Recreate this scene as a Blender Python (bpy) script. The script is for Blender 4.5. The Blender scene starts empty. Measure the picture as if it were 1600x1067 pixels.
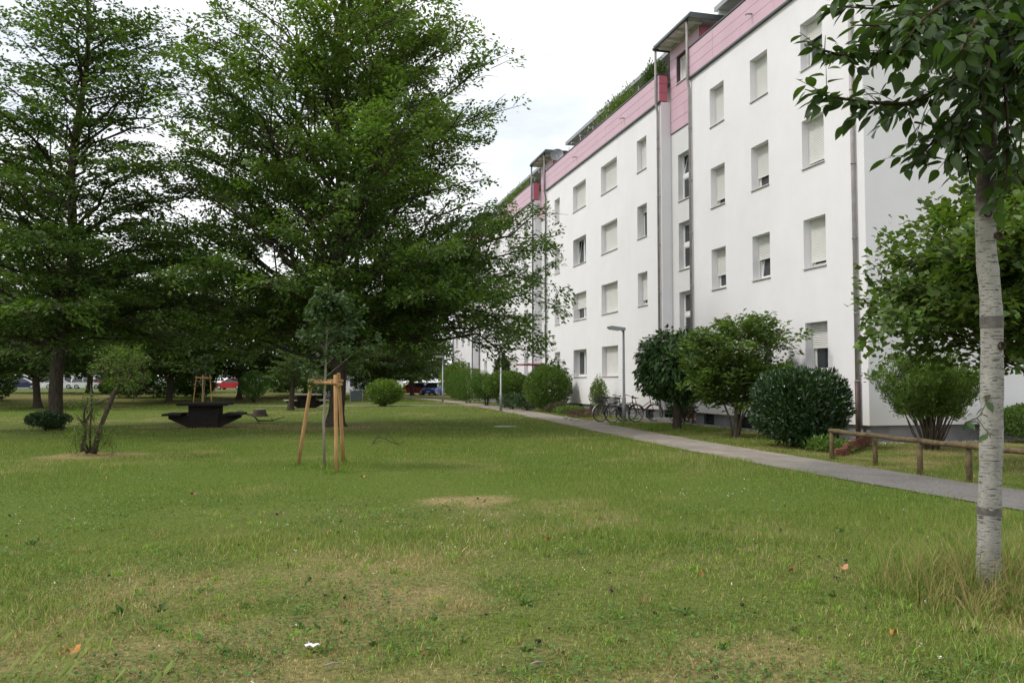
import bpy, math, random
import numpy as np
from mathutils import Vector, Matrix
random.seed(7); rng = np.random.default_rng(11)
scene = bpy.context.scene
COL = scene.collection
PI = math.pi
R = math.radians

# ------------------------------------------------------------------ camera, sky, sun, exposure
YAW, PITCH, EYE, FPX = 14.322, 2.816, 1.6, 1291.0      # focal length in pixels of a 1600 px wide picture
cam_data = bpy.data.cameras.new('camera'); cam = bpy.data.objects.new('camera', cam_data); COL.objects.link(cam)
cam.location = (0, 0, EYE); cam.rotation_euler = (R(90 + PITCH), 0, R(-YAW))
cam_data.sensor_width = 36.0; cam_data.lens = 36.0 * FPX / 1600.0
cam_data.clip_start = 0.05; cam_data.clip_end = 6000
scene.camera = cam
SUN_EL, SUN_DIR = 52.0, (-0.93, 0.16)                     # horizontal direction towards the sun
SUN_AZ = math.atan2(SUN_DIR[0], SUN_DIR[1])
world = bpy.data.worlds.new('World'); scene.world = world; world.use_nodes = True
wn, wl = world.node_tree.nodes, world.node_tree.links
wn.clear()
w_out = wn.new('ShaderNodeOutputWorld'); w_bg = wn.new('ShaderNodeBackground')
w_sky = wn.new('ShaderNodeTexSky'); w_sky.sky_type = 'NISHITA'; w_sky.sun_disc = False
w_sky.sun_elevation = R(SUN_EL); w_sky.sun_rotation = SUN_AZ
w_sky.air_density = 1.0; w_sky.dust_density = 1.5; w_sky.ozone_density = 1.0
w_tc = wn.new('ShaderNodeTexCoord'); w_map = wn.new('ShaderNodeMapping')
w_map.inputs['Scale'].default_value = (1.0, 1.0, 2.6)
w_map.inputs['Location'].default_value = (5.2, 2.2, 0.3)
w_n = wn.new('ShaderNodeTexNoise'); w_n.inputs['Scale'].default_value = 2.3
w_n.inputs['Detail'].default_value = 7; w_n.inputs['Roughness'].default_value = 0.55
w_r = wn.new('ShaderNodeValToRGB')
w_r.color_ramp.elements[0].position = 0.33; w_r.color_ramp.elements[0].color = (0.60, 0.60, 0.60, 1)
w_r.color_ramp.elements[1].position = 0.50; w_r.color_ramp.elements[1].color = (1, 1, 1, 1)
w_n2 = wn.new('ShaderNodeTexNoise'); w_n2.inputs['Scale'].default_value = 4.1
w_n2.inputs['Detail'].default_value = 5
w_cl = wn.new('ShaderNodeMix'); w_cl.data_type = 'RGBA'; w_cl.clamp_result = False
w_cl.inputs[6].default_value = (8.0, 8.2, 8.5, 1); w_cl.inputs[7].default_value = (9.0, 9.05, 9.1, 1)
w_mix = wn.new('ShaderNodeMix'); w_mix.data_type = 'RGBA'; w_mix.clamp_result = False
w_bg.inputs['Strength'].default_value = 0.10
wl.new(w_tc.outputs['Generated'], w_map.inputs['Vector']); wl.new(w_map.outputs[0], w_n.inputs['Vector'])
wl.new(w_map.outputs[0], w_n2.inputs['Vector'])
wl.new(w_n.outputs['Fac'], w_r.inputs['Fac']); wl.new(w_r.outputs['Color'], w_mix.inputs[0])
wl.new(w_n2.outputs['Fac'], w_cl.inputs[0])
wl.new(w_sky.outputs['Color'], w_mix.inputs[6]); wl.new(w_cl.outputs[2], w_mix.inputs[7])
wl.new(w_mix.outputs[2], w_bg.inputs['Color']); wl.new(w_bg.outputs[0], w_out.inputs['Surface'])
sun_data = bpy.data.lights.new('sun', 'SUN'); sun = bpy.data.objects.new('sun', sun_data); COL.objects.link(sun)
sun_data.energy = 1.5; sun_data.angle = R(10); sun_data.color = (1.0, 0.95, 0.87)
sv = Vector((SUN_DIR[0], SUN_DIR[1], 0)).normalized() * math.cos(R(SUN_EL)) + Vector((0, 0, math.sin(R(SUN_EL))))
sun.rotation_euler = sv.to_track_quat('Z', 'Y').to_euler(); sun.location = sv * 60
scene.view_settings.view_transform = 'Standard'; scene.view_settings.look = 'None'
scene.view_settings.gamma = 1.0; scene.view_settings.use_curve_mapping = False
scene.view_settings.exposure = 0.60
scene.cycles.max_bounces = 8; scene.cycles.diffuse_bounces = 3; scene.cycles.glossy_bounces = 2
scene.cycles.transmission_bounces = 3; scene.cycles.transparent_max_bounces = 4

# picture position + distance along the view -> point in the world (used to place surveyed things)
_th, _yw = R(PITCH), R(YAW)
CF = np.array([math.sin(_yw) * math.cos(_th), math.cos(_yw) * math.cos(_th), math.sin(_th)])
CR = np.array([math.cos(_yw), -math.sin(_yw), 0.0]); CU = np.cross(CR, CF)
def at(u, v, depth):
    return np.array([0, 0, EYE]) + depth * (CF + CR * (u - 800) / FPX + CU * (533.5 - v) / FPX)
def on_ground(u, v, z=0.0):
    r = CF + CR * (u - 800) / FPX + CU * (533.5 - v) / FPX
    return np.array([0, 0, EYE]) + r * ((z - EYE) / r[2])
def project(p):
    d = np.asarray(p, float) - np.array([0, 0, EYE]); w = d @ CF
    return 800 + FPX * (d @ CR) / w, 533.5 - FPX * (d @ CU) / w, w

# ------------------------------------------------------------------ helpers: objects
def tag(o, label=None, cat=None, group=None, kind=None):
    if label: o['label'] = label
    if cat: o['category'] = cat
    if group: o['group'] = group
    if kind: o['kind'] = kind
    return o
def thing(name, loc, label, cat, group=None, rz=0.0):
    o = bpy.data.objects.new(name, None); COL.objects.link(o)
    o.empty_display_size = 0.2
    o.location = loc; o.rotation_euler = (0, 0, rz)
    return tag(o, label, cat, group)
def link_mesh(name, me, material, parent=None):
    o = bpy.data.objects.new(name, me); COL.objects.link(o)
    if material is not None and not me.materials: me.materials.append(material)
    if parent is not None: o.parent = parent
    return o
def copy_tree(o, parent=None, loc=None, rz=None, scale=None):
    c = o.copy(); COL.objects.link(c); c.parent = parent
    if loc is not None: c.location = loc
    if rz is not None: c.rotation_euler = (0, 0, rz)
    if scale is not None: c.scale = scale
    for ch in list(o.children): copy_tree(ch, c)
    return c

class MB:
    """collects boxes, tubes and polygons for one mesh object"""
    def __init__(s): s.v = []; s.f = []; s.sm = []
    def poly(s, pts, smooth=False):
        b = len(s.v); s.v += [tuple(p) for p in pts]; s.f.append(tuple(range(b, b + len(pts)))); s.sm.append(smooth)
    def box(s, x0, x1, y0, y1, z0, z1):
        b = len(s.v)
        s.v += [(x0,y0,z0),(x1,y0,z0),(x1,y1,z0),(x0,y1,z0),(x0,y0,z1),(x1,y0,z1),(x1,y1,z1),(x0,y1,z1)]
        for f in ((0,3,2,1),(4,5,6,7),(0,1,5,4),(1,2,6,5),(2,3,7,6),(3,0,4,7)):
            s.f.append(tuple(b + i for i in f)); s.sm.append(False)
    def obox(s, M, sx, sy, sz):
        b = len(s.v)
        for z in (-sz/2, sz/2):
            for x, y in ((-sx/2,-sy/2),(sx/2,-sy/2),(sx/2,sy/2),(-sx/2,sy/2)): s.v.append(tuple(M @ Vector((x,y,z))))
        for f in ((0,3,2,1),(4,5,6,7),(0,1,5,4),(1,2,6,5),(2,3,7,6),(3,0,4,7)):
            s.f.append(tuple(b + i for i in f)); s.sm.append(False)
    def tube(s, pts, rad, n=8, cap=True, jit=0.0, closed=False):
        pts = [Vector(p) for p in pts]; m = len(pts)
        if not hasattr(rad, '__len__'): rad = [rad] * m
        b = len(s.v); ref = None
        for i, p in enumerate(pts):
            if closed: t = pts[(i+1) % m] - pts[i-1]
            else: t = pts[min(i+1, m-1)] - pts[max(i-1, 0)]
            if t.length < 1e-9: t = Vector((0,0,1))
            t.normalize()
            if ref is None:
                ref = t.orthogonal().normalized()
            ref = (ref - t * ref.dot(t))
            if ref.length < 1e-6: ref = t.orthogonal()
            ref.normalize(); bi = t.cross(ref)
            for k in range(n):
                a = 2 * PI * k / n; r = rad[i] * (1 + (random.uniform(-jit, jit) if jit else 0))
                s.v.append(tuple(p + (ref * math.cos(a) + bi * math.sin(a)) * r))
        for i in range(m if closed else m - 1):
            j = (i + 1) % m
            for k in range(n):
                s.f.append((b+i*n+k, b+i*n+(k+1)%n, b+j*n+(k+1)%n, b+j*n+k)); s.sm.append(True)
        if cap and not closed:
            s.f.append(tuple(b + k for k in reversed(range(n)))); s.sm.append(False)
            s.f.append(tuple(b + (m-1)*n + k for k in range(n))); s.sm.append(False)
    def prism(s, prof, y0, y1):
        """profile of (x, z) pushed along y"""
        n = len(prof); b = len(s.v)
        s.v += [(x, y0, z) for x, z in prof] + [(x, y1, z) for x, z in prof]
        for k in range(n):
            s.f.append((b+k, b+(k+1)%n, b+n+(k+1)%n, b+n+k)); s.sm.append(False)
        s.f.append(tuple(b+k for k in reversed(range(n)))); s.f.append(tuple(b+n+k for k in range(n))); s.sm += [False, False]
    def disc(s, c, axis, r, n=14):
        c = Vector(c); a = Vector(axis).normalized(); u = a.orthogonal().normalized(); w = a.cross(u)
        s.poly([c + (u*math.cos(2*PI*k/n) + w*math.sin(2*PI*k/n)) * r for k in range(n)])
    def mesh(s, name):
        me = bpy.data.meshes.new(name); me.from_pydata(s.v, [], s.f); me.update()
        if s.f: me.polygons.foreach_set('use_smooth', s.sm)
        return me
    def build(s, name, material, parent=None):
        return link_mesh(name, s.mesh(name), material, parent)

def np_mesh(name, verts, tris, color=None, smooth=False):
    """fast mesh from numpy triangles, with an optional per-vertex colour"""
    me = bpy.data.meshes.new(name); nv, nt = len(verts), len(tris)
    me.vertices.add(nv); me.vertices.foreach_set('co', np.ascontiguousarray(verts, np.float32).ravel())
    me.loops.add(nt * 3); me.loops.foreach_set('vertex_index', np.ascontiguousarray(tris, np.int32).ravel())
    me.polygons.add(nt); me.polygons.foreach_set('loop_start', np.arange(0, nt*3, 3, dtype=np.int32))
    me.polygons.foreach_set('loop_total', np.full(nt, 3, np.int32))
    if smooth: me.polygons.foreach_set('use_smooth', np.ones(nt, bool))
    if color is not None:
        ca = me.color_attributes.new('tint', 'FLOAT_COLOR', 'POINT')
        c4 = np.ones((nv, 4), np.float32); c4[:, :3] = color
        ca.data.foreach_set('color', c4.ravel())
    me.update(calc_edges=True); return me

# ------------------------------------------------------------------ helpers: noise
def _hash(ix, iy, seed):
    h = (ix.astype(np.int64) * 374761393 + iy.astype(np.int64) * 668265263 + seed * 974711) & 0x7fffffff
    h = ((h ^ (h >> 13)) * 1274126177) & 0x7fffffff
    return ((h ^ (h >> 16)) & 0xffff) / 65535.0
def vnoise(x, y, seed=0):
    ix, iy = np.floor(x), np.floor(y); fx, fy = x - ix, y - iy
    fx = fx*fx*(3-2*fx); fy = fy*fy*(3-2*fy)
    a, b = _hash(ix, iy, seed), _hash(ix+1, iy, seed); c, d = _hash(ix, iy+1, seed), _hash(ix+1, iy+1, seed)
    return (a*(1-fx)+b*fx)*(1-fy) + (c*(1-fx)+d*fx)*fy
def fbm(x, y, seed=0, octv=4):
    t, a, s = 0, 0.5, 0
    for i in range(octv):
        t = t + a * vnoise(x * 2**i + 17.3*i, y * 2**i - 9.1*i, seed + i); s += a; a *= 0.5
    return t / s
def vnoise3(x, y, z, seed=0):
    iz = np.floor(z); fz = z - iz; fz = fz*fz*(3-2*fz); s0 = x + iz*37.7; s1 = x + (iz+1)*37.7
    return vnoise(s0, y + iz*11.3, seed)*(1-fz) + vnoise(s1, y + (iz+1)*11.3, seed)*fz
def sstep(a, b, x):
    t = np.clip((x - a) / (b - a), 0, 1); return t*t*(3-2*t)
def norm(a): return a / np.maximum(np.linalg.norm(a, axis=-1, keepdims=True), 1e-9)

# ------------------------------------------------------------------ helpers: materials
def mat(name, col, rough=0.7, spec=0.3, metal=0.0, var=0.0, scale=6.0, col2=None, bump=0.0, bscale=60.0, stretch=(1,1,1), detail=5, coat=0.0):
    m = bpy.data.materials.new(name); m.use_nodes = True; n, l = m.node_tree.nodes, m.node_tree.links
    p = n['Principled BSDF']; p.inputs['Base Color'].default_value = (*col, 1); p.inputs['Roughness'].default_value = rough
    p.inputs['Specular IOR Level'].default_value = spec; p.inputs['Metallic'].default_value = metal
    if coat: p.inputs['Coat Weight'].default_value = coat
    tc = n.new('ShaderNodeTexCoord'); mp = n.new('ShaderNodeMapping'); mp.inputs['Scale'].default_value = stretch
    l.new(tc.outputs['Object'], mp.inputs['Vector'])
    if var or col2:
        t = n.new('ShaderNodeTexNoise'); t.inputs['Scale'].default_value = scale; t.inputs['Detail'].default_value = detail
        l.new(mp.outputs[0], t.inputs['Vector'])
        cr = n.new('ShaderNodeValToRGB'); c2 = col2 or tuple(min(1, c * (1 + var)) for c in col)
        c1 = col if col2 else tuple(c * (1 - var) for c in col)
        cr.color_ramp.elements[0].position = 0.32; cr.color_ramp.elements[0].color = (*c1, 1)
        cr.color_ramp.elements[1].position = 0.68; cr.color_ramp.elements[1].color = (*c2, 1)
        l.new(t.outputs['Fac'], cr.inputs['Fac']); l.new(cr.outputs['Color'], p.inputs['Base Color'])
    if bump:
        t2 = n.new('ShaderNodeTexNoise'); t2.inputs['Scale'].default_value = bscale; t2.inputs['Detail'].default_value = 4
        l.new(mp.outputs[0], t2.inputs['Vector'])
        bp = n.new('ShaderNodeBump'); bp.inputs['Strength'].default_value = bump; bp.inputs['Distance'].default_value = 0.02
        l.new(t2.outputs['Fac'], bp.inputs['Height']); l.new(bp.outputs[0], p.inputs['Normal'])
    return m
def leaf_mat(name, col, trans=0.3, rough=0.5, spec=0.3, tcol=None):
    """leaf: base colour times the per-leaf 'tint' attribute, partly translucent"""
    m = bpy.data.materials.new(name); m.use_nodes = True; n, l = m.node_tree.nodes, m.node_tree.links
    p = n['Principled BSDF']; out = n['Material Output']
    at_ = n.new('ShaderNodeAttribute'); at_.attribute_name = 'tint'
    mul = n.new('ShaderNodeMix'); mul.data_type = 'RGBA'; mul.blend_type = 'MULTIPLY'; mul.inputs[0].default_value = 1
    mul.inputs[6].default_value = (*col, 1); l.new(at_.outputs['Color'], mul.inputs[7])
    l.new(mul.outputs[2], p.inputs['Base Color']); p.inputs['Roughness'].default_value = rough
    p.inputs['Specular IOR Level'].default_value = spec
    tr = n.new('ShaderNodeBsdfTranslucent'); m2 = n.new('ShaderNodeMix'); m2.data_type = 'RGBA'; m2.blend_type = 'MULTIPLY'
    m2.inputs[0].default_value = 1; m2.inputs[7].default_value = (*(tcol or (1.5, 1.7, 0.6)), 1); l.new(mul.outputs[2], m2.inputs[6])
    l.new(m2.outputs[2], tr.inputs['Color'])
    ms = n.new('ShaderNodeMixShader'); ms.inputs[0].default_value = trans
    l.new(p.outputs[0], ms.inputs[1]); l.new(tr.outputs[0], ms.inputs[2]); l.new(ms.outputs[0], out.inputs['Surface'])
    return m

M = {}
def stucco(name, col, dirt):
    m = mat(name, col, 0.95, 0.1, bump=0.35, bscale=55)
    n, l = m.node_tree.nodes, m.node_tree.links; p = n['Principled BSDF']
    tc = n.new('ShaderNodeTexCoord'); mp = n.new('ShaderNodeMapping'); mp.inputs['Scale'].default_value = (1.6, 1.6, 0.5)
    t = n.new('ShaderNodeTexNoise'); t.inputs['Scale'].default_value = 1.3; t.inputs['Detail'].default_value = 8; t.inputs['Roughness'].default_value = 0.65
    l.new(tc.outputs['Object'], mp.inputs[0]); l.new(mp.outputs[0], t.inputs['Vector'])
    cr = n.new('ShaderNodeValToRGB'); cr.color_ramp.elements[0].position = 0.3; cr.color_ramp.elements[1].position = 0.62
    cr.color_ramp.elements[0].color = (*dirt, 1); cr.color_ramp.elements[1].color = (*col, 1)
    t3 = n.new('ShaderNodeTexNoise'); t3.inputs['Scale'].default_value = .45; t3.inputs['Detail'].default_value = 6; t3.inputs['Roughness'].default_value = .7; l.new(tc.outputs['Object'], t3.inputs['Vector'])
    c3 = n.new('ShaderNodeValToRGB'); c3.color_ramp.elements[0].position = .35; c3.color_ramp.elements[1].position = .62; c3.color_ramp.elements[0].color = (.955, .95, .94, 1); c3.color_ramp.elements[1].color = (1, 1, 1, 1); l.new(t3.outputs['Fac'], c3.inputs[0])
    sp_ = n.new('ShaderNodeSeparateXYZ'); l.new(tc.outputs['Object'], sp_.inputs[0]); mr = n.new('ShaderNodeMapRange'); mr.inputs[1].default_value = .42; mr.inputs[2].default_value = 1.3; l.new(sp_.outputs[2], mr.inputs[0])
    c4 = n.new('ShaderNodeMix'); c4.data_type = 'RGBA'; c4.inputs[6].default_value = (.88, .86, .83, 1); c4.inputs[7].default_value = (1, 1, 1, 1); l.new(mr.outputs[0], c4.inputs[0])
    a1 = n.new('ShaderNodeMix'); a1.data_type = 'RGBA'; a1.blend_type = 'MULTIPLY'; a1.inputs[0].default_value = 1; l.new(c3.outputs[0], a1.inputs[6]); l.new(c4.outputs[2], a1.inputs[7])
    a2 = n.new('ShaderNodeMix'); a2.data_type = 'RGBA'; a2.blend_type = 'MULTIPLY'; a2.inputs[0].default_value = 1; l.new(cr.outputs[0], a2.inputs[6]); l.new(a1.outputs[2], a2.inputs[7])
    l.new(t.outputs['Fac'], cr.inputs['Fac']); l.new(a2.outputs[2], p.inputs['Base Color'])
    return m
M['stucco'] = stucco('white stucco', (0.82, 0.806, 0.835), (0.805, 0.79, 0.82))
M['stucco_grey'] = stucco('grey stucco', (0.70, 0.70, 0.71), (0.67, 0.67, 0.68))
M['reveal'] = M['stucco']
M['plinth'] = mat('grey plinth render', (0.20, 0.20, 0.21), 0.9, 0.2, var=0.18, scale=2.2, bump=0.3)
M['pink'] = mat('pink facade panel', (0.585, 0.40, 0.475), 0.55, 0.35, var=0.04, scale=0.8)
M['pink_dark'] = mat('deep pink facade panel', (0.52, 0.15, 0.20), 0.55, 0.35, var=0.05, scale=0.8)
M['seam'] = mat('dark joint', (0.09, 0.06, 0.07), 0.9)
M['metal_dark'] = mat('dark sheet metal', (0.07, 0.085, 0.09), 0.45, 0.5, var=0.2, scale=4)
M['metal_green'] = mat('grey green roof sheet', (0.33, 0.42, 0.42), 0.5, 0.4, var=0.1, scale=3)
M['soffit'] = mat('pale soffit boards', (0.74, 0.72, 0.70), 0.8, var=0.08, scale=3)
M['copper'] = mat('weathered copper pipe', (0.25, 0.22, 0.21), 0.5, 0.5, col2=(0.34, 0.315, 0.305), scale=3.5)
M['pipe_base'] = mat('brown standpipe', (0.085, 0.055, 0.045), 0.55, 0.4, var=0.2)
M['steel_pipe'] = mat('grey zinc pipe', (0.16, 0.165, 0.175), 0.45, 0.5, metal=0.3, var=0.15, scale=3)
M['pvc'] = mat('white window frame', (0.80, 0.80, 0.80), 0.35, 0.5)
M['shutter'] = mat('white roller shutter', (0.74, 0.73, 0.71), 0.5, 0.4, var=0.03, scale=2)
M['sill'] = mat('pale window sill', (0.58, 0.57, 0.56), 0.55, 0.4, var=0.06)
M['glass'] = mat('window glass over a dark room', (0.022, 0.026, 0.03), 0.04, 0.6, col2=(0.05, 0.055, 0.06), scale=1.3, detail=2)
M['curtain'] = mat('net curtain', (0.55, 0.54, 0.52), 0.9, var=0.1, scale=12, stretch=(6, 6, 0.3))
M['red_paint'] = mat('dark red paint', (0.33, 0.035, 0.06), 0.4, 0.5, var=0.08)
M['canopy_glass'] = mat('wired canopy glass', (0.35, 0.30, 0.30), 0.15, 0.5)
M['void'] = mat('dark void', (0.012, 0.012, 0.013), 0.9)
M['galv'] = mat('galvanised steel', (0.30, 0.31, 0.32), 0.5, 0.5, metal=0.5, var=0.12, scale=5)
M['black'] = mat('black rubber', (0.015, 0.015, 0.016), 0.7, 0.3)
M['black_metal'] = mat('black metal', (0.02, 0.02, 0.022), 0.4, 0.5)
M['chrome'] = mat('chrome', (0.55, 0.55, 0.56), 0.25, 0.5, metal=0.9)
M['stake'] = mat('peeled pine stake', (0.45, 0.275, 0.12), 0.75, 0.25, col2=(0.33, 0.18, 0.075), scale=7, stretch=(3, 3, 0.5), bump=0.3)
M['tie'] = mat('coir tie', (0.24, 0.12, 0.045), 0.95, var=0.3, scale=40)
M['rail_wood'] = mat('weathered round timber', (0.17, 0.125, 0.065), 0.9, 0.15, col2=(0.075, 0.06, 0.04), scale=5, stretch=(2, 2, 2), bump=0.6, bscale=25)
M['dark_wood'] = mat('dark stained timber', (0.024, 0.020, 0.017), 0.85, 0.12, var=0.3, scale=6, stretch=(1, 8, 8), bump=0.3)
M['grey_wood'] = mat('bleached timber', (0.28, 0.25, 0.21), 0.85, 0.2, var=0.2, scale=6, stretch=(1, 8, 8), bump=0.3)
M['bark'] = mat('dark furrowed bark', (0.045, 0.036, 0.028), 0.95, 0.1, col2=(0.11, 0.092, 0.072), scale=9, stretch=(3, 3, 0.6), bump=1.0, bscale=30)
M['bark_mid'] = mat('grey brown bark', (0.075, 0.06, 0.045), 0.95, 0.1, col2=(0.16, 0.135, 0.10), scale=9, stretch=(3, 3, 0.6), bump=0.8, bscale=35)
M['twig'] = mat('brown twig', (0.06, 0.045, 0.03), 0.9, 0.1, var=0.3)
M['brick'] = mat('red brick', (0.26, 0.10, 0.07), 0.9, 0.15, col2=(0.15, 0.07, 0.055), scale=14, bump=0.4)
M['stone'] = mat('pale stone', (0.42, 0.40, 0.36), 0.9, 0.15, var=0.2, scale=9, bump=0.4)
M['car_glass'] = mat('car glass', (0.03, 0.04, 0.045), 0.05, 0.6)
M['dish'] = mat('grey satellite dish', (0.16, 0.165, 0.18), 0.5, 0.4)
M['lens'] = mat('lamp glass', (0.5, 0.5, 0.5), 0.2, 0.5)
# ------------------------------------------------------------------ ground, path, road
def terrain(x, y):
    x = np.asarray(x, float); y = np.asarray(y, float)
    return 0.60 * sstep(60, 84, y) * (1 - sstep(-2.0, 9.0, x)) + 0.05 * (fbm(x/7.0, y/7.0, 5, 3) - 0.5) * sstep(6, 12, np.hypot(x, y)) * (1 - sstep(8.0, 9.0, x))
PATH_C = [(9.75, -6), (9.7, 2), (9.6, 8), (9.52, 11), (9.5, 14), (9.75, 20), (10.2, 26), (10.75, 33), (11.35, 41), (11.85, 50), (12.1, 60), (12.0, 70), (11.5, 79), (10.6, 88), (9.8, 96)]
PATH_W = 1.75
def path_center(y): return np.interp(y, [p[1] for p in PATH_C], [p[0] for p in PATH_C])
def dry_amount(x, y):
    """0 green .. 1 straw, from the ground's own patchiness (thin soil, wear)"""
    n = fbm(x/2.6 + 3, y/2.6, 21, 5); n2 = fbm(x/0.7, y/0.7, 33, 3); n3 = fbm(x/9.0, y/9.0, 47, 3)
    d = sstep(0.50, 0.74, 0.52*n + 0.30*n2 + 0.18*n3) * 0.8
    dist = np.hypot(x, y)
    d = d*(.55 + .45*(1 - sstep(7, 10, dist)) + .45*sstep(15, 19, dist)) + (0.05 + 0.55 * sstep(0.46, 0.66, fbm(x/0.9 + 40, y/0.9, 61, 4))) * (1 - sstep(5.0, 8.6, dist))
    d = d * (0.55 + 0.45 * (1 - sstep(9, 16, dist)) + 0.25 * sstep(22, 40, dist))
    e = ((x - 2.15)/0.60)**2 + ((y - 11.0)/0.52)**2
    d = np.maximum(d, (1 - sstep(0.5, 1.25, e + 1.1*(n2 - 0.5))) * 0.96)
    e = ((x + 4.4)/1.1)**2 + ((y - 19.9)/0.9)**2; d = np.maximum(d, (1 - sstep(0.3, 1.5, e + (n2-0.5))) * 0.9)
    e = np.hypot(x - 1.2, y - 30.3)/3.2; d = np.maximum(d, (1 - sstep(0.3, 1.3, e)) * 0.55)
    e = ((x + 3)/3.0)**2 + ((y - 31.6)/1.6)**2; d = np.maximum(d, (1 - sstep(0.4, 1.3, e)) * 0.75)
    d = np.maximum(d, sstep(8, 10, x - 1.2) * sstep(0.42, 0.66, n2*0.6 + n*0.4) * 0.75)          # verge by the building
    d = np.maximum(d, sstep(62, 70, y) * (1 - sstep(80, 86, y)) * (1 - sstep(-4, 2, x)) * 0.55 * sstep(0.35, 0.6, n3*0.5+n*0.5))
    return np.clip(d, 0, 1)
GREEN = np.array([0.150, 0.228, 0.038]); GREEN2 = np.array([0.215, 0.262, 0.062]); DRY = np.array([0.45, 0.365, 0.185]); SOIL = np.array([0.15, 0.125, 0.075])
xs = np.unique(np.concatenate([np.array([-2500, -1200, -600, -300, -180, -120, -90, -70, -55]), np.arange(-45, -12, 1.5), np.arange(-12, 9.0, 0.3), np.arange(9.0, 26.1, 0.8), np.array([30, 40, 60, 100, 200, 500, 1200, 2500])]))
ys = np.unique(np.concatenate([np.array([-2500, -800, -200, -60, -25, -12]), np.arange(-8, 1, 1.0), np.arange(1, 36, 0.3), np.arange(36, 60, 1.0), np.arange(60, 130, 2.0), np.array([140, 170, 220, 300, 500, 1000, 3000])]))
GX, GY = np.meshgrid(xs, ys); gz = terrain(GX, GY)
gd = dry_amount(GX, GY)
gcol = (GREEN*0.62)[None,None,:]*(1-gd[...,None]) + (DRY*0.62)[None,None,:]*gd[...,None]
nearsoil = (1 - sstep(6, 14, np.hypot(GX, GY)))[...,None] * 0.2
gcol = gcol*(1-nearsoil) + SOIL*nearsoil
nx_, ny_ = len(xs), len(ys)
ii = (np.arange(ny_-1)[:,None]*nx_ + np.arange(nx_-1)[None,:]).ravel()
gt = np.concatenate([np.stack([ii, ii+1, ii+nx_+1], 1), np.stack([ii, ii+nx_+1, ii+nx_], 1)])
def ground_mat():
    m = mat('turf soil and thatch', (0.1, 0.1, 0.05), 0.95, 0.1, bump=0.9, bscale=40)
    n, l = m.node_tree.nodes, m.node_tree.links; p = n['Principled BSDF']
    a = n.new('ShaderNodeAttribute'); a.attribute_name = 'tint'
    tc = n.new('ShaderNodeTexCoord'); t = n.new('ShaderNodeTexNoise'); t.inputs['Scale'].default_value = 22; t.inputs['Detail'].default_value = 8
    l.new(tc.outputs['Object'], t.inputs['Vector'])
    cr = n.new('ShaderNodeValToRGB'); cr.color_ramp.elements[0].position = 0.3; cr.color_ramp.elements[1].position = 0.75
    cr.color_ramp.elements[0].color = (0.55, 0.5, 0.5, 1); cr.color_ramp.elements[1].color = (1.35, 1.3, 1.2, 1)
    mx = n.new('ShaderNodeMix'); mx.data_type = 'RGBA'; mx.blend_type = 'MULTIPLY'; mx.inputs[0].default_value = 1
    l.new(t.outputs['Fac'], cr.inputs['Fac']); l.new(a.outputs['Color'], mx.inputs[6]); l.new(cr.outputs[0], mx.inputs[7]); l.new(mx.outputs[2], p.inputs['Base Color'])
    return m
lawn = link_mesh('lawn', np_mesh('lawn', np.stack([GX.ravel(), GY.ravel(), gz.ravel()], 1), gt, gcol.reshape(-1, 3), True), ground_mat())
tag(lawn, kind='structure')

def strip_mesh(name, cl, w0, w1, lift, n_across=4):
    """sheet along a centre line of (x, y) following the terrain"""
    c = np.array(cl, float); seg = np.r_[0, np.cumsum(np.hypot(*np.diff(c, axis=0).T))]
    t = np.arange(0, seg[-1], 0.5); px, py = np.interp(t, seg, c[:,0]), np.interp(t, seg, c[:,1])
    tx, ty = np.gradient(px), np.gradient(py); L = np.hypot(tx, ty); nx, ny = ty/L, -tx/L
    V = []
    for k in range(n_across):
        f = k/(n_across-1); jag = 0.035*(vnoise(t*2.3, t*0+k, 70+k)-0.5) if k in (0, n_across-1) else 0
        off = w0 + (w1-w0)*f + jag; x = px+nx*off; y = py+ny*off
        V.append(np.stack([x, y, terrain(x, y)+lift], 1))
    m = len(t); V = np.concatenate(V); T = []
    for k in range(n_across-1):
        a = np.arange(m-1)+k*m; T += [np.stack([a, a+m, a+m+1], 1), np.stack([a, a+m+1, a+1], 1)]
    return np_mesh(name, V, np.concatenate(T))
M['path'] = mat('sandy path surface', (0.235, 0.205, 0.17), 0.95, 0.15, col2=(0.32, 0.285, 0.24), scale=3.0, bump=0.5, bscale=120, detail=9)
M['asphalt'] = mat('grey asphalt', (0.105, 0.098, 0.095), 0.95, 0.2, col2=(0.155, 0.147, 0.14), scale=26, bump=0.5, bscale=150, detail=9)
far_cl = [p for p in PATH_C if p[1] >= 14]
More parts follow.
